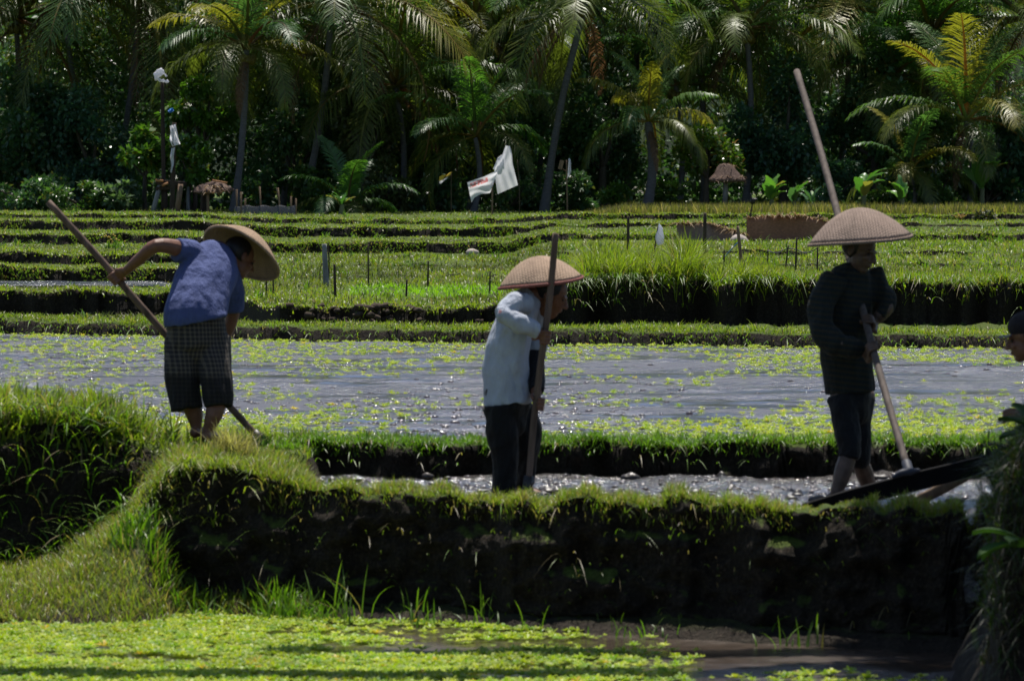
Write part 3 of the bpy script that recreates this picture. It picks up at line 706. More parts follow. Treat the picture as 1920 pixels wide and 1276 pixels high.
gzv = ground(s, Y); cl = fbm(X * 1.6, Y * 2.2, 301); cov = ss(1290, 1010, s + 260 * (fbm(X * 1.5, Y * 1.5, 303) - .5) - 900 * ss(26.5, 25, Y) * ss(1100, 1300, s) * .0)
edge = np.exp(-((s - 1560) / 130.) ** 2) * ss(25.0, 24.4, Y) * .8 + np.exp(-((s - 1240) / 60.) ** 2) * .25 * ss(26.5, 25.5, Y)
k = (gzv < -.72) & (RNG.random(n) < np.clip(cov + edge, .0, 1) * (.06 + .94 * ss(.38, .46, cl)))
s, Y, X = s[k], Y[k], X[k]
B = rosettes(np.stack([X, Y, np.full(len(s), -.725)], 1), RNG.uniform(.013, .042, len(s)), lcol(len(s), (.19, .34, .04), (.48, .53, .06)) * (.55 + .75 * fbm(X * 2.5, Y * 3.5, 305))[:, None], 7, 1.1)
tag(B.build('lower_water_lettuce', M['lettuce']), 'thick mat of yellow green water lettuce on the lower paddy', 'water lettuce', kind='stuff')
n = 40000; s = RNG.uniform(-400, 2400, n); v = RNG.random(n); Y = 1 / (1 / 32. * (1 - v) + v / 55.8); X = (s - 960) * Y / F
Yf = Yfar(s); cl = fbm(X * .8, Y * .5, 311); pr = np.exp(-((Yf - Y) / 1.0) ** 2) * 1.1 + .34 * ss(37.5, 33, Y) * ss(.36, .64, cl) + .55 * ss(9, 3, Yf - Y) * ss(.34, .62, cl) + .22 * ss(.4, .65, cl) + .5 * ss(560, 200, s) * ss(39, 34, Y) * .6
k = (RNG.random(n) < np.clip(pr, 0, 1)) & (Y < Yf - .02) & (ground(s, Y) < -.02); s, Y, X = s[k], Y[k], X[k]
B = rosettes(np.stack([X, Y, np.full(len(s), .012)], 1), RNG.uniform(.012, .04, len(s)), lcol(len(s), (.22, .34, .04), (.42, .46, .06)), 6, 1.1)
tag(B.build('floating_water_lettuce', M['lettuce']), 'scattered water lettuce rosettes floating on the flooded paddy', 'water lettuce', kind='stuff')
# mud clods in the churned channel
mb = MB()
for i in range(110):
    s = random.uniform(560, 1840); Y = random.uniform(28.4, 30.95)
    if random.random() < .5: s = random.gauss(1030, 60); Y = random.uniform(28.8, 29.6)
    X = (s - 960) * Y / F
    r = random.uniform(.01, .028)
    if ground(np.array([s]), np.array([Y]))[0] < -.15:
        mb.ell((X, Y, -.135 + r * .2), (r * random.uniform(.8, 2.4), r * 1.3, r * random.uniform(.4, .9)), n=9, m=6)
def lumpy(co): return .035 * (fbm(co[:, 0] * 30 + co[:, 2] * 17, co[:, 1] * 30, 331) - .5)
M['clod'] = simple('wet_clod', (.04, .032, .028), .4, .5, .3, 30, .01)
tag(mb.build('mud_clods', M['clod'], wrinkle=lumpy), 'wet lumps of churned mud in the channel', 'mud', kind='stuff')

def specks(n, X, Y, zc, r0, r1, name, label, mat):  # small glossy domes added to make sun glints on the wet mud
    m = len(X); r = RNG.uniform(r0, r1, (m, 1)); vs = []; c = np.stack([X, Y, zc], 1)
    for lat, k in ((0, 1.0), (.5, .87), (1.0, .54)):
        for j in range(8):
            a = j * np.pi / 4; vs.append(c + r * np.array([k * math.cos(a) * 1.5, k * math.sin(a), math.sin(lat) * .7]))
    vs.append(c + r * np.array([0, 0, .7])); nv = len(vs); v = np.stack(vs, 1).reshape(-1, 3); b = (np.arange(m) * nv)[:, None]; q = []; t = []
    for i in range(2):
        for j in range(8): q.append(b + np.array([i * 8 + j, i * 8 + (j + 1) % 8, i * 8 + 8 + (j + 1) % 8, i * 8 + 8 + j]))
    for j in range(8): t.append(b + np.array([16 + j, 16 + (j + 1) % 8, 24]))
    tag(link(name, mesh_np(name, v, [np.concatenate(q), np.concatenate(t)], smooth=True), mat), label, 'mud', kind='stuff')
M['glint'] = simple('glint_dome', (.07, .06, .06), .12, .6, .3, 30, .0)  # low roughness so the added domes catch the sun
n = 6000; s = RNG.uniform(-200, 2100, n); v = RNG.random(n); Y = 1 / (1 / 32. * (1 - v) + v / 54.5); X = (s - 960) * Y / F
k = (RNG.random(n) < ss(.4, .62, fbm(X * .5, Y * .35, 341))) & (ground(s, Y) < -.02); s, Y, X = s[k], Y[k], X[k]
specks(0, X, Y, wz_paddy(s, Y) - .002, .006, .022, 'paddy_glint_domes', 'glossy domes added for sun glints on the flooded paddy', M['glint'])
n = 1500; s = np.concatenate([RNG.uniform(560, 1850, n), RNG.normal(1030, 70, 300)]); Y = RNG.uniform(28.6, 30.9, len(s)); X = (s - 960) * Y / F
k = ground(s, Y) < -.18; s, Y, X = s[k], Y[k], X[k]
specks(0, X, Y, wz_mud(s, Y) - .002, .005, .018, 'channel_glint_domes', 'glossy domes added for sun glints on the churned mud of the channel', M['glint'])

# ------------------------------------------------------------------ trees
def frond(B, o, az, e0, L_, droop, cols, n=40, ll=.75, w=.042, hang=.5, twist=0.0):
    """one pinnate leaf: arching midrib plus drooping leaflets"""
    t = np.linspace(0, 1, n); e = e0 - droop * t ** 1.35; aa = az + twist * t * t
    st = L_ / (n - 1)
    d = np.stack([np.cos(e) * np.cos(aa), np.cos(e) * np.sin(aa), np.sin(e)], 1)
    P = np.array(o) + np.concatenate([[np.zeros(3)], np.cumsum(d[:-1] * st, 0)])
    lat = np.stack([-np.sin(aa), np.cos(aa), np.zeros(n)], 1); upv = np.cross(lat, d) * -1
    upv = np.cross(d, lat); upv *= np.sign(upv[:, 2:3] + 1e-9)
    # midrib
    rw = (.048 * (1 - t) + .008)[:, None] * (L_ / 3.0)
    vs = np.stack([P - lat * rw, P + lat * rw, P - upv * rw * 1.2], 1).reshape(-1, 3); i = np.arange(n - 1)[:, None] * 3
    B.add(vs, [np.concatenate([i + np.array([0, 1, 4, 3]), i + np.array([1, 2, 5, 4]), i + np.array([2, 0, 3, 5])])], np.tile(np.array(cols[1]), (len(vs), 1)))
    m = t > .14
    for sg in (-1, 1):
        Pm = P[m]; tm = t[m][:, None]; k = len(Pm)
        le = ll * np.clip(np.sin(np.pi * (.10 + .86 * tm)), 0, 1) ** .7 * RNG.uniform(.8, 1.15, (k, 1)) * (L_ / 3.0)
        dr = (lat[m] * sg * .85 + d[m] * (.35 + .5 * tm) + upv[m] * .18 + RNG.normal(0, .07, (k, 3)))
        dr /= np.linalg.norm(dr, axis=1, keepdims=True)
        dn = np.array([0, 0, -1.0])
        mid = Pm + dr * le * .5 + dn * le * hang * .12
        tip = Pm + dr * le * (1 - .35 * hang) + dn * le * hang * RNG.uniform(.5, 1.0, (k, 1))
        wv = d[m] * w * .5 * RNG.uniform(.8, 1.2, (k, 1))
        vs = np.stack([Pm - wv * .6, Pm + wv * .6, mid - wv, mid + wv, tip], 1).reshape(-1, 3); i = np.arange(k)[:, None] * 5
        c = np.array(cols[0]) * RNG.uniform(.7, 1.25, (k, 1))
        B.add(vs, [i + np.array([0, 1, 3, 2]), i + np.array([2, 3, 4])], np.repeat(c, 5, 0))
PG = [(.10, .19, .05), (.08, .17, .065), (.15, .20, .04), (.25, .23, .04), (.10, .23, .05)]
RIB = (.26, .22, .06)
def trunk_mesh(base, top, r, lean=.0, ringy=True):
    mb = MB(); pts = []; rad = []
    n = 14
    for i in range(n + 1):
        t = i / n; p = base.lerp(top, t); p.x += lean * math.sin(math.pi * t); 
        pts.append(p); rad.append(r * (1.25 - .45 * min(1, t * 4) ** .5 - .15 * t) * (1 + (.05 if i % 2 else -.03) * ringy))
    mb.tube(pts, rad, n=10, sub=3)
    return mb
PALM_GROUP = 'coconut palms of the forest edge'
def palm(cx, cy, bx, Y, r, nf, L_, label, pal=0, up=0.05, dead=2, nuts=True, rib=RIB, lean=.12, ll=.75, hang=.5, seed=0, name='coconut_palm', gap=None):
    random.seed(seed + int(cx * 7 + cy)); 
    bxw = at(bx, 390, Y).x; base = V((bxw, Y, gz(bxw, Y) - .05)); top = at(cx, cy, Y)
    root = thing(name, base, label, 'palm tree', PALM_GROUP)
    if top.z - base.z > .5: trunk_mesh(base, top, r * .66, lean).build('trunk', M['bark'], root)
    B = Blades()
    nf = int(nf * 1.15)
    for i in range(nf):
        q = i / max(1, nf - 1)
        az = i * 2.39996 + random.uniform(-.3, .3)
        e0 = math.radians(80 - 95 * q + random.uniform(-8, 8)) + up
        dr = math.radians(45 + 55 * q ** .7 + random.uniform(-12, 12)) * (1 - .3 * up)
        c = PG[(pal + (i % 2) * 2) % 5] if q < .7 else (.12, .15, .035)
        rb = tuple(x * random.uniform(.5, 1.1) for x in rib)
        frond(B, top + V((0, 0, .1)), az, e0, L_ * 1.36 * random.uniform(.8, 1.1), dr, (c, rb), n=72, w=.036, ll=ll * 1.05, hang=hang * (.6 + .7 * q), twist=random.uniform(-.4, .4))
    B.build('crown', M['palm'], root, base)
    for i in range(dead):
        Bd = Blades(); az = random.uniform(0, 6.28)
        frond(Bd, top - V((0, 0, .05)), az, math.radians(-35 + random.uniform(-15, 10)), L_ * .8, math.radians(50), ((.17, .10, .06), (.22, .14, .09)), n=34, ll=.5, hang=.9)
        Bd.build('dry_frond', M['dry'], root, base)
    if nuts:
        mb = MB()
        for i in range(7):
            a = i * .9 + random.random(); mb.ell(top + V((.13 * math.cos(a), .13 * math.sin(a), -.12 - .09 * random.random())), (.09, .09, .11), n=10, m=7)
        mb.build('coconut_bunch', M['nut'], root)
    return root
M['nut'] = simple('green_coconut', (.13, .10, .02), .5, .4, .4, 12, .005)
for args in [
    dict(cx=112, cy=-18, bx=150, Y=121.3, r=.14, nf=20, L_=3.4, pal=3, label='leftmost coconut palm, its drooping fronds above the dark leafy trees'),
    dict(cx=262, cy=-8, bx=203, Y=121.6, r=.15, nf=22, L_=3.6, pal=3, label='coconut palm with yellowing fronds hanging over the white bag on a pole'),
    dict(cx=385, cy=-95, bx=330, Y=125, r=.15, nf=20, L_=3.6, pal=3, label='tall coconut palm rising behind the field hut, crown cut by the picture top'),
    dict(cx=462, cy=98, bx=438, Y=116, r=.155, nf=18, L_=1.9, pal=1, label='coconut palm with a bare grey trunk standing beside the dark net fence', lean=.06),
    dict(cx=622, cy=8, bx=566, Y=118.6, r=.16, nf=24, L_=3.7, pal=3, label='coconut palm with long olive fronds drooping toward the olive leafy tree'),
    dict(cx=742, cy=168, bx=752, Y=119, r=.15, nf=15, L_=2.6, pal=0, label='mid height coconut palm, fronds spreading just left of the white flags', hang=.7),
    dict(cx=892, cy=42, bx=882, Y=122, r=.15, nf=19, L_=2.5, pal=1, label='coconut palm standing straight behind the white flags, dry fronds at its neck', dead=4),
    dict(cx=892, cy=262, bx=886, Y=117.5, r=.13, nf=12, L_=1.75, pal=4, label='young palm with few arching fronds right behind the white plastic flags', up=.1, dead=0, nuts=False),
    dict(cx=1098, cy=8, bx=1020, Y=118, r=.17, nf=20, L_=2.9, pal=0, label='coconut palm with a long trunk leaning to the right past the thin white streamer', dead=4, lean=-.1),
    dict(cx=1268, cy=165, bx=1272, Y=123, r=.15, nf=13, L_=2.4, pal=4, label='fresh green palm with upright fronds behind the golden palm', up=.3, dead=0),
    dict(cx=1216, cy=235, bx=1210, Y=117, r=.22, nf=13, L_=1.5, pal=3, label='short golden green palm with curled over frond tips', up=.12, dead=1, nuts=False, rib=(.5, .4, .08), hang=.8),
    dict(cx=1400, cy=58, bx=1396, Y=121, r=.15, nf=20, L_=2.3, pal=0, label='coconut palm above the thatched post shelter, two pale fronds hanging down', dead=2, rib=(.35, .3, .1)),
    dict(cx=1592, cy=18, bx=1562, Y=123, r=.15, nf=20, L_=2.9, pal=1, label='coconut palm whose crown is crossed by the upright pole of the striped shirt worker', rib=(.38, .34, .1)),
    dict(cx=1745, cy=75, bx=1742, Y=122, r=.15, nf=18, L_=2.5, pal=4, label='shiny fresh green palm between the tall pole and the right edge palms', up=.25, dead=1),
    dict(cx=1812, cy=232, bx=1816, Y=118, r=.16, nf=16, L_=2.1, pal=3, label='low coconut palm with yellow ribs and orange nuts above the banana plants', up=.15, dead=2, rib=(.5, .42, .1)),
    dict(cx=1925, cy=40, bx=1930, Y=120, r=.16, nf=20, L_=2.8, pal=0, label='rightmost coconut palm, half outside the picture'),
    dict(cx=1706, cy=325, bx=1706, Y=117.2, r=.1, nf=11, L_=1.35, pal=1, label='stubby palm seedling clump right of the banana plants', up=.1, dead=1, nuts=False),
    dict(cx=652, cy=392, bx=652, Y=115, r=.1, nf=12, L_=1.25, pal=4, label='trunkless young palm sprouting from the ground right of the net fence', up=.15, dead=0, nuts=False),
    dict(cx=1195, cy=-75, bx=1170, Y=125.5, r=.15, nf=20, L_=3.2, pal=1, label='coconut palm far back behind the leaning trunk, crown at the picture top'),
    dict(cx=765, cy=-60, bx=790, Y=126, r=.15, nf=20, L_=3.2, pal=1, label='coconut palm far back between the olive tree and the white flags, crown at the top'),
    dict(cx=1490, cy=-80, bx=1480, Y=126, r=.15, nf=20, L_=3.0, pal=0, label='coconut palm far back, crown at the picture top left of the tall pole'),
    dict(cx=1855, cy=-50, bx=1870, Y=126, r=.15, nf=20, L_=3.0, pal=4, label='coconut palm far back in the upper right corner'),
    dict(cx=545, cy=55, bx=528, Y=122.5, r=.13, nf=18, L_=2.8, pal=0, label='coconut palm between the bare trunked palm and the large olive fronds'),
    dict(cx=1010, cy=95, bx=1003, Y=123, r=.13, nf=16, L_=2.3, pal=1, label='half hidden palm between the white flags and the leaning trunk', dead=3),
    dict(cx=1300, cy=40, bx=1318, Y=123.5, r=.14, nf=18, L_=2.7, pal=0, label='coconut palm behind the bright bushy tree, left of the palm above the thatched post shelter'),
    dict(cx=1675, cy=150, bx=1668, Y=122, r=.13, nf=16, L_=2.3, pal=4, label='half hidden palm just right of the tall pole, lower than its neighbours'),
    dict(cx=30, cy=40, bx=22, Y=122, r=.14, nf=18, L_=2.9, pal=1, label='coconut palm at the very left edge of the forest'),
    dict(cx=670, cy=95, bx=690, Y=123, r=.14, nf=18, L_=2.8, pal=3, label='yellowing palm above the olive flowering tree', rib=(.4, .34, .09)),
    dict(cx=985, cy=-75, bx=960, Y=125, r=.15, nf=18, L_=3.0, pal=1, label='coconut palm far back directly above the white flags, crown at the top'),
]:
    palm(**args)

def leaves(n, blobs, size, pal, droop=.3, shell=.35):
    """diamond leaves through the volume of several ellipsoid clumps; blobs: (cx,cy,cz,rx,ry,rz)"""
    b = np.array(blobs); vol = (b[:, 3] * b[:, 4] * b[:, 5]) ** .75
    idx = RNG.choice(len(b), n, p=vol / vol.sum()); q = b[idx]
    d = RNG.normal(0, 1, (n, 3)); d /= np.linalg.norm(d, axis=1, keepdims=True)
    rr = RNG.random((n, 1)) ** shell
    P = q[:, :3] + d * q[:, 3:] * rr
    fwd = d * .7 + RNG.normal(0, .6, (n, 3)) + np.array([0, 0, -droop]); fwd /= np.linalg.norm(fwd, axis=1, keepdims=True)
    up = RNG.normal(0, .55, (n, 3)) + np.array([0, 0, 1.0]); sd = np.cross(fwd, up); sd /= np.linalg.norm(sd, axis=1, keepdims=True) + 1e-6
    nn = np.cross(sd, fwd)
    Ls = size * RNG.uniform(.55, 1.3, (n, 1))
    a = P; t = P + fwd * Ls; m = P + fwd * Ls * .45
    vs = np.stack([a, m - sd * Ls * .27 + nn * Ls * .06, t, m + sd * Ls * .27 + nn * Ls * .06], 1).reshape(-1, 3)
    i = np.arange(n)[:, None] * 4
    tt = np.clip(fbm(P[:, 0] * 1.7 + 50, P[:, 2] * 1.7 + P[:, 1], 401)[:, None] + RNG.normal(0, .15, (n, 1)), 0, 1)
    c = (np.array(pal[0]) * (1 - tt) + np.array(pal[1]) * tt) * RNG.uniform(.7, 1.3, (n, 1))
    if len(pal) > 2: k = RNG.random(n) < .06; c[k] = pal[2]
    B = Blades(); B.add(vs, [i + np.array([0, 1, 2, 3])], np.repeat(c, 4, 0)); return B
DARK = ((.04, .095, .04), (.085, .17, .065), (.17, .17, .05))
MIDG = ((.045, .10, .025), (.09, .17, .04), (.17, .16, .03))
BRIT = ((.05, .12, .015), (.10, .19, .025), (.2, .18, .03))
OLIV = ((.07, .10, .03), (.15, .17, .06), (.26, .2, .1))
BLUE = ((.04, .105, .065), (.09, .18, .10), (.14, .18, .07))
def broad(cx, cy, rx, ry, Y, n, size, pal, label, cat='tree', name='broadleaf_tree', group='leafy trees under the palms', clumps=14, seed=0, depth=None, bx=None, droop=.3):
    random.seed(int(cx * 3 + cy) + seed)
    m = Y / F; c = at(cx, cy, Y); RX = rx * m; RZ = ry * m; RY = depth or RX * .9
    bxw = at(bx if bx is not None else cx, 390, Y).x; base = V((bxw, Y, gz(bxw, Y) - .03))
    root = thing(name, base, label, cat, group)
    blobs = []
    mb = MB()
    fork = V((base.x * .6 + c.x * .4, Y, max(base.z + .15, min(c.z - RZ * .5, base.z + (c.z - base.z) * .6))))
    rt = max(.02, min(.12, RX * .09))
    mb.tube([base, base.lerp(fork, .5) + V((random.uniform(-.05, .05), 0, 0)), fork], [rt * 1.3, rt, rt * .85], n=8, sub=3)
    for k in range(clumps):
        a = random.uniform(0, 6.28); u = random.uniform(-.85, 1); q = math.sqrt(max(0, 1 - u * u)) * random.uniform(.5, .95)
        r = random.uniform(.28, .5)
        p = V((c.x + RX * q * math.cos(a), Y + RY * q * math.sin(a), c.z + RZ * u * .8))
        if p.z - RZ * r * .6 < base.z: p.z = base.z + RZ * r * .6
        blobs.append((p.x, p.y, p.z, RX * r, RY * r, RZ * r * .8))
        if k < 7: mb.tube([fork, fork.lerp(p, .55) + V((random.uniform(-.1, .1), random.uniform(-.1, .1), .05)), p], [rt * .6, rt * .4, rt * .12], n=6, sub=2)
    mb.build('trunk', M['bark2'], root)
    leaves(n, blobs, size, pal, droop).build('crown', M['leaf'], root, base)
    return root
for a in [
    dict(cx=40, cy=245, rx=115, ry=125, Y=120, n=9000, size=.15, pal=DARK, label='dark glossy leaved tree at the left edge of the forest'),
    dict(cx=175, cy=275, rx=100, ry=105, Y=119.5, n=9000, size=.13, pal=BLUE, label='dark bluish green tree between the left edge and the tall rag pole'),
    dict(cx=374, cy=205, rx=62, ry=62, Y=117, n=3600, size=.15, pal=BRIT, label='bright green tree with drooping leaves right of the tall rag pole', bx=384, droop=.8),
    dict(cx=272, cy=285, rx=48, ry=42, Y=115.5, n=1500, size=.19, pal=BRIT, label='small papaya like tree with big bright leaves left of the tall rag pole', clumps=9),
    dict(cx=358, cy=300, rx=40, ry=45, Y=114.5, n=1500, size=.15, pal=BRIT, label='small bright leafy tree growing over the field hut', clumps=8),
    dict(cx=684, cy=255, rx=70, ry=95, Y=118.5, n=6500, size=.12, pal=OLIV, label='olive green flowering tree left of the mid height palm'),
    dict(cx=555, cy=290, rx=85, ry=115, Y=120, n=7000, size=.13, pal=DARK, label='dark tree behind the net fence'),
    dict(cx=955, cy=250, rx=95, ry=140, Y=122, n=7500, size=.14, pal=DARK, label='dark tree in deep shade behind the white flags'),
    dict(cx=820, cy=240, rx=80, ry=140, Y=122.5, n=6500, size=.14, pal=DARK, label='dark tree behind the small yellow flag'),
    dict(cx=1130, cy=250, rx=90, ry=130, Y=122, n=7000, size=.14, pal=DARK, label='dark tree right of the leaning palm trunk'),
    dict(cx=1325, cy=292, rx=62, ry=52, Y=117.5, n=3800, size=.13, pal=((.06, .13, .015), (.13, .19, .025), (.3, .16, .04)), label='bright green bushy tree with reddish new leaves beside the thatched post shelter'),
    dict(cx=1470, cy=240, rx=95, ry=125, Y=121, n=7500, size=.14, pal=BLUE, label='dark bluish tree behind the banana plants left of the tall pole'),
    dict(cx=1640, cy=230, rx=85, ry=130, Y=121.5, n=7000, size=.14, pal=DARK, label='dark tree right of the tall pole behind the banana plants'),
    dict(cx=1738, cy=262, rx=58, ry=58, Y=118, n=3600, size=.12, pal=MIDG, label='medium green small leaved tree left of the low yellow ribbed palm'),
    dict(cx=1890, cy=300, rx=58, ry=85, Y=119, n=4200, size=.15, pal=BLUE, label='dark tree at the right edge of the forest'),
]: broad(**a)
for a in [
    (55, 365, 75, 40, 116.5, 2600, .12, DARK, 'dark shrub at the forest foot by the left edge'),
    (150, 372, 60, 35, 115.5, 2200, .12, MIDG, 'green shrub at the forest foot below the dark bluish tree'),
    (235, 372, 45, 32, 115, 1300, .17, ((.06, .11, .05), (.14, .2, .11)), 'pale leaved shrub left of the field hut'),
    (345, 378, 40, 30, 116.5, 1300, .13, MIDG, 'green shrub behind the posts of the field hut'),
    (480, 355, 40, 45, 117.5, 1800, .12, DARK, 'dark shrub just behind the net fence'),
    (600, 350, 55, 55, 117.5, 2300, .12, MIDG, 'green shrub between the net fence and the trunkless young palm'),
    (720, 355, 55, 50, 118, 2300, .12, OLIV, 'olive shrub right of the trunkless young palm'),
    (815, 370, 50, 40, 118, 1800, .12, DARK, 'dark shrub below the small yellow flag'),
    (960, 365, 55, 42, 119, 2200, .12, DARK, 'dark shrub behind the poles of the white flags'),
    (1075, 365, 55, 42, 119, 2200, .12, DARK, 'dark shrub below the thin white streamer'),
    (1155, 368, 32, 20, 117, 1000, .12, BRIT, 'bright low shrub left of the golden palm'),
    (1255, 368, 40, 26, 118.5, 1300, .12, MIDG, 'green shrub right of the golden palm trunk'),
    (1570, 345, 50, 45, 119, 2000, .13, BLUE, 'bluish shrub between the two clumps of banana plants'),
    (1760, 350, 50, 40, 117.5, 2200, .12, MIDG, 'green shrub right of the palm seedling clump'),
    (1850, 365, 60, 35, 118.5, 2200, .14, DARK, 'dark shrub at the forest foot near the right edge'),
    (1660, 362, 40, 28, 118, 1400, .12, MIDG, 'low green shrub behind the striped shirt worker hat'),
]: broad(a[0], a[1], a[2], a[3], a[4], a[5], a[6], a[7], a[8], 'shrub', 'shrub', 'shrubs at the foot of the forest', 8)
# the forest behind, one dark mass
blobs = []
random.seed(5)
for i in range(260):
    blobs.append((random.uniform(-22, 22), random.uniform(123.8, 136), random.uniform(.6, 6.6), random.uniform(1.0, 2.2), random.uniform(.8, 1.8), random.uniform(.7, 1.7)))
tag(leaves(210000, blobs, .2, DARK, .3, .5).build('forest', M['leaf']), 'dense dark forest behind the palms', 'forest', kind='stuff')

def banana(px, py, Y, hgt, nl, label, seed):
    random.seed(seed); x = at(px, 385, Y).x; base = V((x, Y, gz(x, Y))); root = thing('banana_plant', base, label, 'banana plant', 'banana plants at the forest edge')
    mb = MB(); mb.tube([base, base + V((.02, 0, hgt * .35))], [.07, .05], n=10); mb.build('stem', M['bstem'], root)
    B = Blades()
    for i in range(nl):
        az = random.uniform(0, 6.28); e = math.radians(random.uniform(50, 85)); Ls = hgt * random.uniform(.6, .95); n = 14
        t = np.linspace(0, 1, n); el = e - t ** 1.5 * random.uniform(.4, 1.5)
        d = np.stack([np.cos(el) * math.cos(az), np.cos(el) * math.sin(az), np.sin(el)], 1)
        P = np.array(base + V((0, 0, hgt * .3))) + np.concatenate([[np.zeros(3)], np.cumsum(d[:-1] * Ls / n, 0)])
        lat = np.array([-math.sin(az), math.cos(az), 0.0]); ud = np.cross(d, lat); ud *= np.sign(ud[:, 2:3] + 1e-6)
        w = (.15 * np.clip((t - .12) / .2, 0, 1) ** .7 * (1 - t ** 5) + .012)[:, None] * hgt * .75
        e1 = P - lat * w + ud * w * .3 + RNG.normal(0, .012, (n, 3)); e2 = P + lat * w + ud * w * .3 + RNG.normal(0, .012, (n, 3))
        vs = np.stack([e1, P, e2], 1).reshape(-1, 3); i0 = np.arange(n - 1)[:, None] * 3
        col = np.array([(.08, .20, .04), (.13, .28, .05), (.07, .15, .07), (.26, .22, .06)][random.choice([0, 0, 1, 1, 2, 3])])
        B.add(vs, [np.concatenate([i0 + np.array([0, 1, 4, 3]), i0 + np.array([1, 2, 5, 4])])], np.tile(col, (len(vs), 1)))
    B.build('crown', M['leaf'], root, base)
M['bstem'] = simple('banana_stem', (.10, .11, .04), .5, .4, .4, 12, .004, (1, 1, .2))
banana(1445, 383, 113.8, .85, 8, 'banana plant just right of the thatched post shelter', 1)
banana(1487, 383, 114.2, .75, 7, 'banana plant between the thatched post shelter and the tall pole', 2)
banana(1522, 383, 113.6, .55, 6, 'smallest banana plant, tight against the tall pole', 3)
banana(1618, 385, 114, 1.05, 9, 'tallest banana plant, right of the tall pole', 4)
banana(1690, 387, 114.6, .8, 7, 'banana plant beside the palm seedling clump', 5)
banana(1840, 385, 117, 1.5, 8, 'broad leaved banana plant with dark stems near the right edge', 6)
banana(640, 410, 112.5, .5, 9, 'pale spiky plant on the grass in front of the trunkless young palm', 8)

# ------------------------------------------------------------------ small things of the field
def stick(px0, py0, px1, py1, Y, r, label, name='field_stake', mat='stake', group='stakes standing in the terraces', bend=.0, cat='stake'):
    """from the top pixel to the foot pixel"""
    a = at(px1, py1, Y); b = at(px0, py0, Y); a.z = min(a.z, gz(a.x, Y)) - .06
    root = thing(name, a, label, cat, group)
    mb = MB(); mb.tube([a, a.lerp(b, .5) + V((bend, 0, 0)), b], [r * 1.1, r, r * .85], n=8, sub=4, flat=True)
    mb.build('shaft', M[mat], root); return root
for a in [
    (690, 458, 691, 526, 66, .010, 'thin stake left of the middle of the terrace, standing alone among weeds'),
    (627, 495, 629, 553, 60, .016, 'stout leaning stake right next to the grey post'),
    (803, 489, 802, 530, 65, .012, 'thin stake in the weeds in front of the middle worker, left of the seedling bed'),
    (763, 524, 761, 560, 59.5, .012, 'short stake at the broken bank in front of the bright seedlings'),
    (919, 508, 918, 552, 61, .010, 'thin stake among the bright seedlings just left of the middle worker hat'),
    (1178, 405, 1177, 478, 66, .018, 'dark straight stake between the middle worker and the white bag on a stick'),
    (1322, 399, 1320, 505, 60, .022, 'tallest dark stake, in front of the woven mat fence'),
    (500, 520, 498, 546, 61, .009, 'short thin stake under the rim of the blue shirted worker hat, left of a pair'),
    (512, 520, 513, 546, 61, .009, 'short thin stake under the rim of the blue shirted worker hat, right of a pair'),
    (1358, 468, 1357, 503, 62, .010, 'thin stake tied with blue cord right of the tallest stake'),
    (1440, 466, 1439, 500, 63, .009, 'thin net stake halfway between the leaning bamboo and the striped shirt worker'),
    (1478, 460, 1470, 504, 62, .010, 'leaning net stake just behind the white sack'),
    (1494, 445, 1491, 503, 63, .012, 'taller net stake with a loop of net tied to it, behind the white sack'),
    (1533, 463, 1532, 502, 62.5, .010, 'net stake right beside the back of the striped shirt worker'),
]: stick(*a)
stick(1383, 424, 1394, 505, 60, .020, 'leaning pale bamboo stake in front of the pale soil heap', mat='stake_pale')
gp = stick(608, 457, 612, 522, 66, .035, 'thick grey weathered post with a loop of wire on its side', 'field_post', 'post_grey', None, cat='post')
o0 = gp.location
mb = MB(); mb.tube([at(609, 490, 66), at(603, 496, 66), at(600, 508, 66), at(600, 523, 66)], [.006] * 4, n=6); mb.build('wire_loop', M['stake'], gp)
mb = MB(); mb.tube([at(615, 456, 66.03), at(617, 490, 66.03), at(616, 522, 66.03)], [.010] * 3, n=6); mb.build('dark_strip', M['stake'], gp)  # thin dark strip along the right side of the post

def cloth2(name, left, right, Y, amp, mat, parent, seed=1, nu=16, nv=24):
    tl = np.linspace(0, 1, len(left)); tr = np.linspace(0, 1, len(right)); vs = []; off = V(parent.location)
    for j in range(nv):
        v = j / (nv - 1)
        a = [np.interp(v, tl, [q[k] for q in left]) for k in (0, 1)]; b = [np.interp(v, tr, [q[k] for q in right]) for k in (0, 1)]
        for i in range(nu):
            u = i / (nu - 1); p = at(a[0] * (1 - u) + b[0] * u, a[1] * (1 - u) + b[1] * u, Y)
            p.y += amp * (math.sin(u * 8 + seed + 3 * v) + .6 * math.sin(u * 17 - v * 6 + seed) + .5 * math.sin(v * 9 + u * 4))
            vs.append(p - off)
    i = np.arange(nu * nv).reshape(nv, nu); f = np.stack([i[:-1, :-1], i[:-1, 1:], i[1:, 1:], i[1:, :-1]], -1).reshape(-1, 4)
    return link(name, mesh_np(name, vs, [f], smooth=True), M[mat], parent)
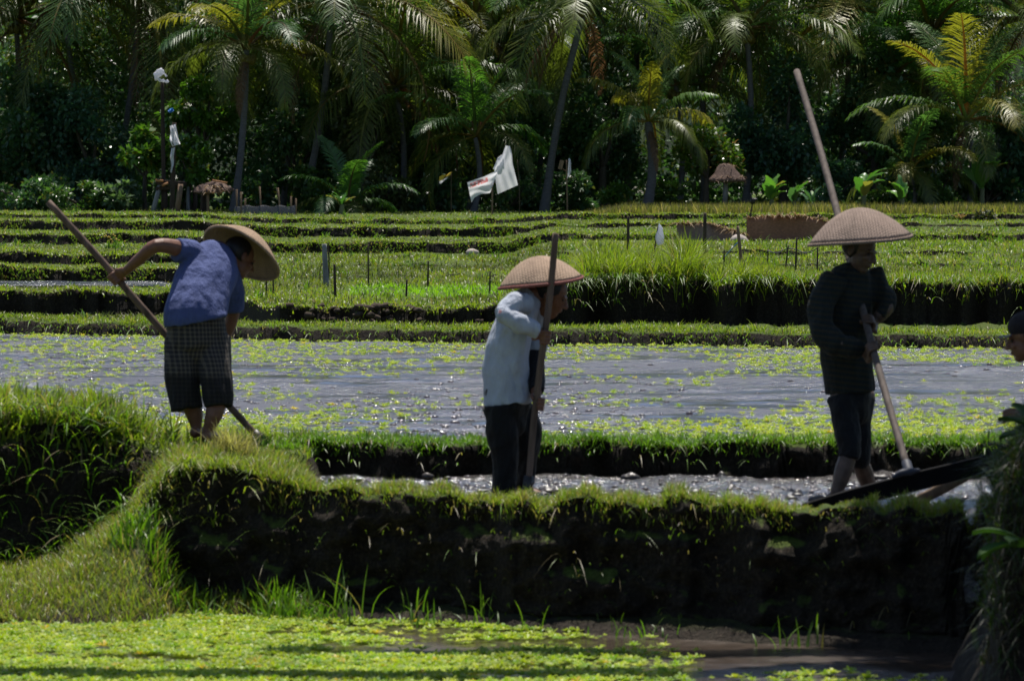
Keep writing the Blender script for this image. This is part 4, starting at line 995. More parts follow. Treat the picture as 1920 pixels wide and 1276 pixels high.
def cloth(name, corners, Y, amp, mat, parent, nu=14, nv=14, seed=1, dy=0.0):
    """wind blown sheet through four photo corners (tl, tr, br, bl)"""
    P = [at(x, y, Y) for x, y in corners]; vs = []; off = V(parent.location)
    for j in range(nv):
        v = j / (nv - 1)
        for i in range(nu):
            u = i / (nu - 1)
            p = P[0] * (1 - u) * (1 - v) + P[1] * u * (1 - v) + P[2] * u * v + P[3] * (1 - u) * v
            p = p + V((0, amp * (math.sin(u * 7 + seed + 2 * v) + .5 * math.sin(u * 15 + v * 5 + seed)) + dy * v, amp * .3 * math.sin(u * 9 + seed * 2 + v * 3)))
            vs.append(p - off)
    i = np.arange(nu * nv).reshape(nv, nu)
    f = np.stack([i[:-1, :-1], i[:-1, 1:], i[1:, 1:], i[1:, :-1]], -1).reshape(-1, 4)
    return link(name, mesh_np(name, vs, [f], smooth=True), M[mat], parent)
Yw = 112
r = stick(923, 345, 923, 412, Yw, .018, 'white plastic flag with faded red print flying left from a thin brown pole', 'plastic_flag', 'stake_pale', 'plastic bird scaring flags', cat='flag')
cloth2('sheet', [(876, 342), (892, 336), (908, 331), (920, 325), (934, 319)], [(884, 379), (890, 370), (901, 364), (919, 362), (926, 342)], Yw, .02, 'plastic_print', r, seed=2)
r = stick(970, 300, 974, 402, Yw + .3, .009, 'large white torn plastic flag hanging from a thin bent wire', 'plastic_flag', 'stake', 'plastic bird scaring flags', bend=.02, cat='flag')
cloth2('sheet', [(948, 273), (942, 290), (934, 303), (927, 318), (929, 338), (933, 364)], [(956, 274), (960, 288), (961, 305), (965, 322), (968, 334), (971, 347)], Yw + .3, .02, 'plastic', r, seed=4)
cloth2('torn_strip', [(941, 290), (933, 296), (930, 304), (924, 317)], [(945, 287), (946, 298), (945, 308), (938, 318)], Yw + .36, .02, 'plastic', r, seed=6)
r = stick(1062, 300, 1064, 396, 114, .014, 'thin pole carrying a curled white streamer and a brown plate', 'streamer_pole', 'stake_pale', 'plastic bird scaring flags', cat='flag')
cloth('streamer', [(1066, 296), (1070, 299), (1071, 322), (1064, 336)], 114, .03, 'plastic', r, seed=8)
mb = MB(); mb.box(at(1052, 309, 114), .09, .02, .2, Matrix.Rotation(.25, 3, 'Y')); mb.tube([at(1056, 317, 114), at(1063, 321, 114), at(1068, 314, 114)], [.008] * 3, n=6); mb.build('plate', M['stake_pale'], r, bevel=.004)
r = stick(846, 325, 846, 410, 113.5, .009, 'small yellow and white flag on a thin stick before the dark forest', 'yellow_flag', 'stake', 'plastic bird scaring flags', cat='flag')
cloth('cloth', [(824, 331), (847, 323), (844, 328), (823, 340)], 113.5, .03, 'yellowp', r, seed=3)
cloth('trim', [(823, 341), (840, 331), (838, 335), (825, 345)], 113.52, .02, 'plastic', r, seed=3)
# white bag on a stick
def bag(name, px, py, w, h, Y, mat, parent, seed, squash=.6):
    m = Y / F; mb = MB(); c = at(px, py, Y)
    mb.tube([c + V((0, 0, h * m * .5)), c + V((.01, 0, h * m * .2)), c + V((0, 0, -h * m * .25)), c + V((.01, 0, -h * m * .5))],
            [(w * m * .08, w * m * .08), (w * m * .3, w * m * .2), (w * m * .48, w * m * .3), (w * m * .4, w * m * .28)], side=(1, 0, 0), n=18, sub=6)
    return mb.build(name, M[mat], parent, wrinkle=lambda co: w * m * .22 * (fbm(co[:, 0] * 25 + seed, co[:, 2] * 9, 501 + seed) - .5))
r = stick(1234, 425, 1217, 492, 60, .010, 'white plastic bag tied upside down on a leaning stick in the tall grass', 'bag_on_stick', 'stake', None, cat='bag')
bag('bag', 1236, 437, 17, 36, 60, 'plastic', r, 2)
r = stick(1150, 470, 1141, 495, 60.5, .008, 'scrap of blue plastic caught on a stick at the left end of the tall grass', 'blue_scrap', 'stake', None, cat='plastic scrap')
cloth('scrap', [(1146, 464), (1150, 465), (1143, 478), (1135, 480)], 60.4, .03, 'bluep', r, seed=1)
# white sack lying in grass
c = at(1478, 519, 58.3); c.z = gz(c.x, 58.3) + .07
root = thing('white_sack', V((c.x, c.y, c.z - .07)), 'crumpled white sack lying on the grass behind the striped shirt worker', 'sack')
mb = MB(); mb.tube([c + V((-.12, 0, -.02)), c + V((-.02, 0, .02)), c + V((.14, 0, -.02))], [(.05, .03), (.09, .06), (.04, .02)], side=(0, 1, 0), n=14, sub=5)
mb.build('sacking', M['plastic'], root, wrinkle=lambda co: .05 * (fbm(co[:, 0] * 22, co[:, 2] * 22 + co[:, 1] * 9, 511) - .5))
# pale stone on the terrace, small bits
for px, py, Y, sz, lab in ((886, 455, 87.5, .09, 'pale stone on the grass step left of the middle worker hat'), (1178, 467, 70, .07, 'pale stone at the foot of the dark riser behind the tall grass')):
    c = at(px, py, Y); c.z = gz(c.x, Y) + sz * .5
    root = thing('stone', c - V((0, 0, sz * .5)), lab, 'stone')
    mb = MB(); mb.ell(c, (sz * 1.2, sz, sz * .7)); mb.build('rock', M['rock'], root, wrinkle=lambda co: .04 * (fbm(co[:, 0] * 14, co[:, 2] * 14, 521) - .5))
# woven mat fences
def mat_fence(pts, Y, label, seed, mats):
    a = at(pts[0][0], pts[0][2], Y); root = thing('woven_mat_fence', V((a.x, Y, gz(a.x, Y))), label, 'fence', 'woven mat fences')
    vs = []; n = 40; off = V(root.location)
    xs = np.linspace(pts[0][0], pts[-1][0], n); tp = np.interp(xs, [p[0] for p in pts], [p[1] for p in pts]); bt = np.interp(xs, [p[0] for p in pts], [p[2] for p in pts])
    for dy in (0, .025):
        for j in range(5):
            for i in range(n):
                p = at(xs[i], tp[i] + (bt[i] - tp[i]) * j / 4 + (math.sin(i * 1.7 + seed) if j == 0 else 0), Y); p.y += dy + .06 * math.sin(i * .25 + seed) + .03 * j * -1 * .2; vs.append(p - off)
    fs = []
    for j in range(4):
        for i in range(n - 1):
            k = j * n + i; fs.append((k, k + 1, k + 1 + n, k + n)); q = k + 5 * n; fs.append((q, q + n, q + 1 + n, q + 1))
    for i in range(n - 1): fs.append((i, i + 5 * n, i + 1 + 5 * n, i + 1))
    link('mat', mesh_np('mat', vs, [np.array(fs)]), mats, root)
    B = Blades(); m = 260; t = RNG.random(m); px = pts[0][0] + t * (pts[-1][0] - pts[0][0]); py = np.interp(px, [p[0] for p in pts], [p[1] for p in pts])
    p = np.array([at(x, y + 1, Y - .02) for x, y in zip(px, py)])
    B.add(*blades(p, RNG.uniform(.06, .2, m), .024, RNG.uniform(.5, 1.5, m), gcol(m, ((.25, .17, .1), (.36, .27, .16), (.2, .12, .07)), .2), 1.0, segs=4))
    B.build('dry_fringe', M['dry'], root, off)
    return root
M['mat1'] = simple('woven_mat', (.22, .16, .145), .9, .1, .25, 60, .006, (.3, 1, 1))
M['mat2'] = simple('brown_palm_mat', (.27, .14, .09), .9, .1, .3, 60, .006, (.3, 1, 1))
mat_fence([(1269, 420, 449), (1330, 420, 451), (1362, 430, 452), (1396, 440, 453)], 87, 'lower greyish woven mat fence behind the tallest dark stake', 1, M['mat1'])
mat_fence([(1400, 410, 450), (1460, 405, 448), (1510, 407, 450), (1555, 416, 456)], 87.4, 'taller reddish brown woven mat fence beside the striped shirt worker hat', 3, M['mat2'])
c = at(1386, 450, 86.6); c.z = gz(c.x, c.y)
root = thing('soil_heap', c, 'pale pinkish soil heap at the end of the lower mat fence', 'soil heap')
mb = MB(); mb.ell(c + V((0, 0, .0)), (.17, .14, .14)); mb.build('soil', M['rock'], root, wrinkle=lambda co: .05 * (fbm(co[:, 0] * 12, co[:, 2] * 12, 531) - .5))
r = stick(1411, 382, 1400, 425, 89, .014, 'thin stick topped by a dark ragged bird scarer above the mat fence', 'bird_scarer', 'stake', None, cat='scarecrow')
mb = MB(); mb.ell(at(1411, 377, 89), (.05, .04, .06)); mb.ell(at(1408, 368, 89), (.02, .02, .06)); mb.ell(at(1417, 374, 89), (.04, .03, .025)); mb.build('rag', M['hair'], r, vox=.012)
# blue cord and net line
root = thing('rope', at(1358, 480, 61.5), 'blue cord slanting from a stake to the leaning bamboo', 'cord')
mb = MB(); mb.tube([at(1360, 481, 61.8), at(1366, 473, 61.2), at(1383, 455, 60.2)], [.006] * 3, n=6); mb.build('line', M['bluep'], root)
root = thing('net_line', at(1490, 468, 62.8), 'sagging grey net line strung between the thin net stakes', 'net')
mb = MB(); mb.tube([at(1440, 470, 62.9), at(1458, 474, 62.6), at(1477, 466, 62), at(1493, 468, 63), at(1512, 474, 62.8), at(1533, 465, 62.5)], [.007] * 6, n=6); mb.build('line', M['net'], root)
# croton and dark shrub on the upper right terrace
broad(1846, 412, 16, 26, 109, 700, .09, ((.03, .05, .03), (.10, .10, .04), (.3, .2, .08)), 'upright bushy shrub alone on the upper right terrace', 'shrub', 'shrub', None, 7)
c = at(1800, 420, 108); c.z = gz(c.x, 108)
root = thing('croton_plant', c, 'small plant with narrow reddish leaves left of the lone upright shrub', 'plant')
B = Blades(); n = 26; B.add(*blades(np.tile(np.array(c), (n, 1)) + RNG.normal(0, .02, (n, 3)) * np.array([1, 1, 0]), RNG.uniform(.15, .32, n), .035, RNG.uniform(.3, 1.1, n), gcol(n, ((.25, .14, .07), (.4, .25, .1), (.15, .15, .06)), .2), .5, segs=4)); B.build('leaves', M['leaf'], root, c)
c = at(215, 468, 80); c.z = gz(c.x, 80)
root = thing('flowering_weed', c, 'weed with small yellow flowers on the left terrace right of the raised pole', 'plant')
B = Blades(); n = 40; B.add(*blades(np.tile(np.array(c), (n, 1)) + RNG.normal(0, .07, (n, 3)) * np.array([1.2, 1, 0]), RNG.uniform(.08, .2, n), .02, RNG.uniform(.2, .9, n), gcol(n, LUSH, 0), .5)); B.build('leaves', M['grass'], root, c)
mb = MB()
for i in range(14): mb.ell(c + V((random.gauss(0, .08), random.gauss(0, .05), .1 + .12 * random.random())), (.016, .016, .012), n=7, m=5)
mb.build('blossom', M['yellowp'], root)

# hut at the left, shelter, net fence, rag pole, thatched post shelter
def post(mb, x0, y0, x1, y1, Y, r): mb.tube([at(x0, y0, Y), at(x1, y1, Y)], [r, r * 1.05], n=8, sub=2, flat=True)
Yh = 113.5
b = at(318, 408, Yh); root = thing('field_hut', V((b.x, Yh, gz(b.x, Yh))), 'open hut on rough posts with a dark roof below the tall rag pole', 'hut')
for (x0, y0, x1, y1, dy, rr, mt) in ((300, 346, 283, 412, 0, .05, 'post_grey'), (308, 345, 309, 412, .1, .07, 'darkwood'), (339, 345, 330, 412, -.1, .06, 'stake_pale'), (352, 350, 353, 410, .9, .04, 'post_grey'), (366, 352, 366, 410, .9, .05, 'darkwood')):
    mb = MB(); post(mb, x0, y0, x1, y1, Yh + dy, rr); mb.build('post', M[mt], root)
mb = MB(); mb.box(at(322, 343, Yh + .5), .62, 1.2, .10, Matrix.Rotation(.08, 3, 'Y')); mb.box(at(316, 352, Yh + .4), .5, .9, .08, Matrix.Rotation(-.1, 3, 'Y')); mb.build('roof', M['darkwood'], root, bevel=.01)
for (x0, y0, x1, y1) in ((292, 338, 306, 339), (304, 348, 315, 343)):
    mb = MB(); mb.tube([at(x0, y0, Yh - .2), at(x1, y1, Yh - .2)], [.03, .025], n=6, sub=1, flat=True); mb.build('plank', M['plank'], root)
Yh = 112.5
b = at(400, 408, Yh); root = thing('thatched_shelter', V((b.x, Yh, gz(b.x, Yh))), 'small lean-to with a ragged thatch roof right of the field hut', 'shelter')
mb = MB(); post(mb, 390, 362, 390, 412, Yh, .03); mb.build('post', M['stake_pale'], root)
mb = MB(); post(mb, 382, 355, 380, 412, Yh + .5, .06); mb.build('post', M['darkwood'], root)
mb = MB(); mb.tube([at(384, 360, Yh), at(402, 350, Yh + .2), at(427, 356, Yh + .1)], [(.05, .35), (.11, .4), (.05, .3)], side=(0, 0, 1), n=14, sub=5)
mb.build('roof', M['thatch'], root, wrinkle=lambda co: .12 * (fbm(co[:, 0] * 12 + co[:, 1] * 30, co[:, 2] * 14, 541) - .5))
mb = MB(); mb.tube([at(398, 338, Yh), at(426, 343, Yh)], [.022, .022], n=6, sub=1, flat=True); mb.build('plank', M['plank'], root)
def thatch_fringe(root, n, x0, x1, y0, y1, Y0, Y1, h):
    p = np.array([at(RNG.uniform(x0, x1), RNG.uniform(y0, y1), RNG.uniform(Y0, Y1)) for _ in range(n)]); B = Blades()
    B.add(*blades(p, RNG.uniform(.5, 1.2, n) * h, .02, RNG.uniform(.8, 1.4, n), gcol(n, ((.2, .14, .1), (.32, .24, .17), (.14, .09, .07)), .2), 1.2, yaw=RNG.uniform(0, 6.28, n), segs=3)); B.build('thatch_strands', M['dry'], root, root.location)
thatch_fringe(root, 170, 384, 427, 349, 362, 112.1, 112.9, .14)
b = at(500, 412, 112); root = thing('net_fence', V((b.x, 112, gz(b.x, 112))), 'low fence of dark grey net on thin sticks beside the bare trunked palm', 'fence')
vs = []; n = 30; off = V(root.location)
for j in range(2):
    for dy in (0, .02):
        for i in range(n):
            p = at(440 + 115 * i / (n - 1), (386 + 1.5 * math.sin(i * .8)) if j == 0 else 415, 112); p.y += .05 * math.sin(i * .5) + dy; vs.append(p - off)
fs = []
for i in range(n - 1): fs += [(i, i + 1, 2 * n + i + 1, 2 * n + i), (n + i, 3 * n + i, 3 * n + i + 1, n + i + 1), (i, n + i, n + i + 1, i + 1)]
link('net', mesh_np('net', vs, [np.array(fs)], smooth=True), M['opennet'], root)
for x0, y0, x1 in ((444, 355, 444), (452, 360, 452), (460, 372, 459), (487, 350, 490), (521, 352, 527), (546, 368, 545), (555, 372, 555)):
    mb = MB(); post(mb, x0, y0, x1, 414, 112.06, .016); mb.build('post', M['stake_pale'], root)
r = stick(327, 230, 322, 410, 112.2, .05, 'tall brown pole wrapped with white and blue rags beside the field hut', 'rag_pole', 'darkwood', None, cat='pole')
cloth2('rag', [(319, 236), (320, 250), (318, 262), (323, 275)], [(329, 233), (332, 247), (335, 262), (338, 270)], 112.05, .07, 'plastic', r, 4)
cloth2('rag', [(322, 278), (319, 292), (321, 310), (319, 322)], [(328, 276), (325, 294), (326, 308), (322, 324)], 112.05, .05, 'plastic', r, 5)
cloth2('blue_rag', [(316, 205), (314, 209), (318, 212)], [(324, 202), (326, 207), (323, 210)], 112.05, .04, 'bluep', r, 6)
r = stick(304, 148, 308, 405, 113.9, .045, 'dark pole topped by a puffed white plastic bag high before the forest', 'bag_pole', 'darkwood', None, cat='pole')
mb = MB(); mb.tube([at(293, 147, 113.8), at(296, 139, 113.8), at(303, 136, 113.8), at(311, 141, 113.8)], [.055, .075, .07, .03], n=12); mb.tube([at(292, 146, 113.8), at(301, 150, 113.8), at(314, 152, 113.8)], [.05, .035, .02], n=10); mb.build('bag', M['plastic'], r, vox=.012, wrinkle=lambda co: .13 * (fbm(co[:, 0] * 15, co[:, 2] * 15, 551) - .5))
Ys = 116
b = at(1362, 380, Ys); root = thing('post_shelter', V((b.x, Ys, gz(b.x, Ys))), 'little thatched roof on a single thick post before the bright bushy tree', 'shelter')
mb = MB(); post(mb, 1361, 335, 1359, 386, Ys, .055); mb.build('post', M['post_grey'], root)
vs = []; off = V(root.location)
ring = lambda px, hw, py, dep: [at(px - hw, py, Ys) + V((0, -dep, 0)), at(px + hw, py, Ys) + V((0, -dep, 0)), at(px + hw, py, Ys) + V((0, dep, 0)), at(px - hw, py, Ys) + V((0, dep, 0))]
mb = MB(); R_ = [ring(1364, 31, 341, .4), ring(1364, 33, 337, .42), ring(1360, 11, 309, .12), ring(1360, 4, 307, .04)]
mb.add([v for q in R_ for v in q], [(3, 2, 1, 0)] + [(i * 4 + j, i * 4 + (j + 1) % 4, i * 4 + 4 + (j + 1) % 4, i * 4 + 4 + j) for i in range(3) for j in range(4)] + [(12, 13, 14, 15)])
mb.build('roof', M['thatch'], root, vox=.018, smooth=0, wrinkle=lambda co: .05 * (fbm(co[:, 0] * 20, co[:, 2] * 8, 561) - .5))

thatch_fringe(root, 170, 1336, 1395, 330, 343, 115.55, 116.3, .12); thatch_fringe(root, 80, 1350, 1375, 308, 325, 115.8, 116.2, .13)

# ------------------------------------------------------------------ right mound plants and the shade tree
G = Blades()
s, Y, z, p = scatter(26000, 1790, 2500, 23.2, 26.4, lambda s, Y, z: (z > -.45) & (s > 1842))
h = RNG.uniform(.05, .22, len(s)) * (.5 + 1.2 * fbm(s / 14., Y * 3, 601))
G.add(*blades(p, h, .008, RNG.uniform(.3, 1.3, len(s)), gcol(len(s), ((.03, .065, .012), (.06, .10, .018), (.09, .07, .03)), .18), .8, segs=4))  # blade colours darkened to stand in for shade on the hummock
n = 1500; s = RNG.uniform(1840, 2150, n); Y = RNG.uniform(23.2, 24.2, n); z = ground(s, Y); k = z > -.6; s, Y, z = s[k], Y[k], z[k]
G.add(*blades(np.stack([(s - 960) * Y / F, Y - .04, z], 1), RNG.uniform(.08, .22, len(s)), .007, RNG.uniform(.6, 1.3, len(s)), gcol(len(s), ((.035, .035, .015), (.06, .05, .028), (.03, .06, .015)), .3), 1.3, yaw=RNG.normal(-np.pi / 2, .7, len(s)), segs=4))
tag(G.build('hummock_grass', M['grass']), 'grass coloured dark for shade and hanging dry roots on the hummock at the right edge', 'grass', kind='stuff')
def bigleaf_plant(base, specs, label):
    root = thing('broad_leaved_plant', base, label, 'plant', 'broad leaved plants on the right hummock'); B = Blades()
    for az, e, Ls, wd in specs:
        n = 10; t = np.linspace(0, 1, n); el = e - t ** 1.5 * 1.1
        d = np.stack([np.cos(el) * math.cos(az), np.cos(el) * math.sin(az), np.sin(el)], 1)
        P = np.array(base) + np.concatenate([[np.zeros(3)], np.cumsum(d[:-1] * Ls / n, 0)]); lat = np.array([-math.sin(az), math.cos(az), 0.0])
        w = (np.sin(np.pi * np.clip((t - .25) / .75, 0, 1)) ** .7 * wd + .006)[:, None]
        vs = np.stack([P - lat * w, P - np.array([0, 0, .02]), P + lat * w], 1).reshape(-1, 3); i0 = np.arange(n - 1)[:, None] * 3
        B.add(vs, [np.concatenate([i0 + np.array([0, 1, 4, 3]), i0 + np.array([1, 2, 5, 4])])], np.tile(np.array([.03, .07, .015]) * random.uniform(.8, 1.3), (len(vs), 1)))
    B.build('leaves', M['bigleaf'], root, base); return root
def on_mound(px, Y): x = at(px, 800, Y).x; return V((x, Y, gz(x, Y)))
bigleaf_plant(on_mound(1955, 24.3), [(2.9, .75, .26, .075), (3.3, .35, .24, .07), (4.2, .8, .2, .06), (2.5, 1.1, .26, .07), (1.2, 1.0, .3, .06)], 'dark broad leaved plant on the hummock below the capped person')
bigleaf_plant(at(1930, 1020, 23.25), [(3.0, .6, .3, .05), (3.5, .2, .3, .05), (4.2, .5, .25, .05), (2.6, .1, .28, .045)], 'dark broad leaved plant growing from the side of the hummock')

def shade_tree():
    base = V((4.3, 29.0, gz(4.3, 29.0))); root = thing('shade_tree', base, 'spreading leafy tree standing just right of the hummock, shading it', 'tree')
    mb = MB(); fork = V((4.0, 29.2, 3.4)); mb.tube([base, V((4.25, 29.0, 1.5)), fork], [.16, .13, .11], n=10)
    blobs = []; low = []; random.seed(3)
    ends = [(3.3, 29.4, 4.8), (3.2, 30.2, 5.4), (3.4, 28.7, 5.2), (2.6, 28.6, 5.6), (4.6, 29.2, 5.8), (2.0, 28.6, 5.5), (4.8, 30.0, 5.0), (4.9, 28.4, 5.2), (2.6, 27.6, 4.3), (3.2, 27.0, 4.5), (2.5, 26.6, 4.6), (3.0, 26.2, 4.3), (2.4, 27.2, 5.0), (3.7, 26.6, 5.0), (3.4, 25.9, 4.8), (2.7, 25.8, 4.9), (4.3, 27.4, 4.7)]
    for e in ends:
        e = V(e); mb.tube([fork, fork.lerp(e, .5) + V((0, 0, .15)), e], [.07, .045, .015], n=6, sub=3)
        for k in range(4): blobs.append((e.x + random.uniform(-.5, .5), e.y + random.uniform(-.5, .5), e.z + random.uniform(-.2, .4), .45, .4, .28))
    # two long low boughs reaching over the lower paddy
    for (pts, m) in (([(3.2, 28.7, 4.6), (2.0, 28.2, 4.9), (.6, 28.05, 5.0), (-.7, 28.1, 4.9)], 12), ([(3.0, 28.2, 4.4), (1.4, 27.0, 4.7), (0.0, 26.7, 4.8), (-2.4, 26.8, 4.7)], 15)):
        P = [fork] + [V(q) for q in pts]; mb.tube(P, [.07, .06, .045, .03, .012], n=6, sub=4)
        for k in range(m):
            t = .25 + .75 * k / (m - 1) * 1.0; q = t * (len(pts) - 1); i = min(int(q), len(pts) - 2); p = V(pts[i]).lerp(V(pts[i + 1]), q - i)
            low.append((p.x, p.y + random.uniform(-.06, .06), p.z + .05, .34, .15, .12))
    mb.build('trunk', M['bark2'], root)
    B = leaves(26000, blobs, .12, MIDG); B2 = leaves(15000, low, .10, MIDG)
    B.add(B2.V[0], B2.Q, B2.C[0]); B.build('crown', M['leaf'], root, base)
shade_tree()

# ------------------------------------------------------------------ people
def frame(fwd, up):
    f = V(fwd).normalized(); u = V(up); u = (u - f * u.dot(f)).normalized(); r = f.cross(u)
    return f, u, r
def head(mb, c, fwd, up=(0, 0, 1), sc=1.0):
    """head with brow, nose, lips, chin, ears; c is the middle of the head"""
    f, u, r = frame(fwd, up); c = V(c)
    rot = Matrix((r, f, u)).transposed()
    P = lambda x, y, z: c + (r * x + f * y + u * z) * sc
    E = lambda x, y, z, a, b, d: mb.ell(P(x, y, z), (a * sc, b * sc, d * sc), rot)
    E(0, -.012, .03, .074, .094, .082); E(0, .028, -.035, .058, .062, .075); E(0, .052, -.088, .032, .030, .024)
    E(0, .078, .018, .052, .014, .012)                                   # brow
    mb.tube([P(0, .084, .012), P(0, .100, -.012), P(0, .106, -.028)], [.009 * sc, .012 * sc, .015 * sc], n=8)
    for sx in (-1, 1):
        E(sx * .014, .094, -.033, .010, .010, .008); E(sx * .036, .066, -.022, .020, .018, .018)
        E(sx * .076, -.012, -.008, .009, .020, .031)
    E(0, .086, -.055, .024, .010, .006); E(0, .083, -.066, .021, .011, .007)
    return P, rot
def eyes(P, rot, parent, sc=1.0):
    for sx in (-1, 1):
        mb = MB(); mb.ell(P(sx * .031, .076, .001), (.012 * sc, .009 * sc, .007 * sc), rot, n=10, m=7); mb.build('eye', M['eye'], parent)
def grip(mb, c, axis, wrist, rp=.02, sc=1.0, flip=1):
    """a hand closed round a pole: palm on the wrist's side, four fingers curling round, thumb the other way"""
    c = V(c); ax = V(axis).normalized(); w = V(wrist) - c; w = (w - ax * w.dot(ax)).normalized(); q = ax.cross(w) * flip
    R = rp + .011
    pt = lambda a, d, e=0: c + (w * math.cos(a) + q * math.sin(a)) * (R + e) + ax * d
    pc = c + w * (R + .012)
    mb.tube([V(wrist), V(wrist).lerp(pc, .55), pc + w * .004], [(.022 * sc, .02 * sc), (.034 * sc, .018 * sc), (.042 * sc, .017 * sc)], side=ax, n=12)
    for i, (d, ln, r) in enumerate(((.030, 1.0, .0088), (.010, 1.12, .009), (-.010, 1.05, .0088), (-.029, .85, .0078))):
        a = [.35, .95, 1.6, 2.3, 2.3 + .75 * ln]
        mb.tube([pt(t, d * sc, .006 if k in (1, 2) else .0) for k, t in enumerate(a)], [r * 1.1 * sc, r * sc * 1.05, r * sc, r * sc * .95, r * sc * .82], n=8, sub=3)
    mb.tube([pt(-.25, .036 * sc), pt(-.8, .046 * sc, .004), pt(-1.5, .038 * sc), pt(-2.1, .030 * sc)], [.012 * sc, .0115 * sc, .0105 * sc, .009 * sc], n=8, sub=3)
def foot(mb, ankle, d, sc=1.0):
    a = V(ankle); d = V((d[0], d[1], 0)).normalized(); s = V((-d.y, d.x, 0))
    mb.tube([a - d * .03 + V((0, 0, -.035)), a + d * .05 + V((0, 0, -.03)), a + d * .13 + V((0, 0, -.048))], [(.03, .033), (.036, .032), (.045, .018)], side=s, n=12)
    for i in range(5):
        o = a + d * (.14 - .012 * abs(i - .5)) + s * ((i - 2) * .018) + V((0, 0, -.055)); mb.tube([o, o + d * .035], [.011 if i else .013, .009], n=8, sub=2)
def hat(parent, c, axis, R, H, mat, rimmat=None, p=1.8):
    """broad woven dome hat with real thickness; c is the middle of its rim plane"""
    ax = V(axis).normalized(); u = ax.orthogonal().normalized(); w = ax.cross(u); n = 48; m = 14; vs = []; fs = []
    def prof(r, off): return (H - off) * (1 - (r / R) ** p) - off * .3
    for off in (0, .012):
        for i in range(m + 1):
            r = R * (i / m) - (off * .8 if i == m else 0)
            for j in range(n):
                a = 2 * math.pi * j / n; wob = 1 + .012 * math.sin(3 * a + 1) * (i / m)
                vs.append(V(((r * wob) * math.cos(a), (r * wob) * math.sin(a), prof(r, off) + .006 * math.sin(2 * a) * (i / m))))
    k = (m + 1) * n
    for i in range(m):
        for j in range(n):
            a = i * n + j; b = i * n + (j + 1) % n
            fs.append((a, a + n, b + n, b)); fs.append((k + a, k + b, k + b + n, k + a + n))
    for j in range(n):
        a = m * n + j; b = m * n + (j + 1) % n; fs.append((a, k + a, k + b, b))
    me = bpy.data.meshes.new('hat'); me.from_pydata(vs, [], fs); bm = bmesh.new(); bm.from_mesh(me); bmesh.ops.remove_doubles(bm, verts=bm.verts, dist=1e-5); bmesh.ops.recalc_face_normals(bm, faces=bm.faces); bm.to_mesh(me); bm.free()
    me.polygons.foreach_set('use_smooth', np.ones(len(me.polygons), bool)); me.update()
    o = link('hat', me, mat, parent); o.location = V(c) - V(parent.location); o.rotation_mode = 'QUATERNION'; o.rotation_quaternion = V((0, 0, 1)).rotation_difference(ax)
    rb = bpy.data.meshes.new('rim'); rv = []; rf = []
    for j in range(n):
        a = 2 * math.pi * j / n; wob = 1 + .012 * math.sin(3 * a + 1)
        for i in range(8):
            b = 2 * math.pi * i / 8; rv.append(V(((R * wob + .008 * math.cos(b)) * math.cos(a), (R * wob + .008 * math.cos(b)) * math.sin(a), .006 * math.sin(2 * a) - .004 + .009 * math.sin(b))))
    for j in range(n):
        for i in range(8): rf.append((j * 8 + i, ((j + 1) % n) * 8 + i, ((j + 1) % n) * 8 + (i + 1) % 8, j * 8 + (i + 1) % 8))
    rb.from_pydata(rv, [], rf); rb.update(); rb.polygons.foreach_set('use_smooth', np.ones(len(rb.polygons), bool))
    link('rim', rb, rimmat or mat, o)
    return o
def folds(amp, fx, fz, seed, sx=1.0, sz=.4):
    def f(co): return amp * (fbm(co[:, 0] * fx + co[:, 1] * fx * .8, co[:, 2] * fz, seed, 3) - .5) + amp * .5 * (fbm(co[:, 0] * fx * 2.6 - co[:, 2] * fz * 1.5, co[:, 1] * fx + co[:, 2] * fz, seed + 7, 2) - .5)
    return f
M['hat1'] = hat_mat('woven_hat_tan', (.40, .28, .19)); M['hat2'] = hat_mat('woven_hat_pale', (.43, .305, .22)); M['hat3'] = hat_mat('woven_hat_brown', (.31, .23, .19))
M['rim'] = simple('red_brown_rim', (.20, .07, .06), .7, .2, .3, 40, .002)

def hoe(label, top, end, blade_dir, r, mat, bw=.16, bl=.2, side=(1, 0, 0)):
    a, b = V(top), V(end); root = thing('hoe', b, label, 'hoe', 'long handled hoes')
    mb = MB(); pts = [a.lerp(b, t) + V((.006 * math.sin(t * 7), .004 * math.sin(t * 5), 0)) for t in (0, .25, .5, .75, 1)]
    mb.tube(pts, [r * .95, r, r * 1.02, r, r * .95], n=12, sub=5, flat=True); mb.build('handle', M[mat], root)
    d = V(blade_dir).normalized(); ax = (b - a).normalized(); s = V(side); s = (s - d * s.dot(d)).normalized(); nn = d.cross(s)
    mb = MB(); vs = []
    for q, w, th in ((-.04, .03, .02), (.02, .05, .014), (.08, .075, .010), (bl, bw / 2, .005)):
        for sx, st in ((-1, -1), (1, -1), (1, 1), (-1, 1)): vs.append(b + d * q + s * (w * sx) + nn * (th * st))
    mb.add(vs, [(3, 2, 1, 0)] + [(i * 4 + j, i * 4 + (j + 1) % 4, i * 4 + 4 + (j + 1) % 4, i * 4 + 4 + j) for i in range(3) for j in range(4)] + [(12, 13, 14, 15)])
    mb.build('blade', M['iron'], root, bevel=.003)
    mb = MB(); mb.tube([b - ax * .06, b + ax * .03], [r * 1.5, r * 1.6], n=12, sub=2, flat=True); mb.build('socket', M['iron'], root)
    return root

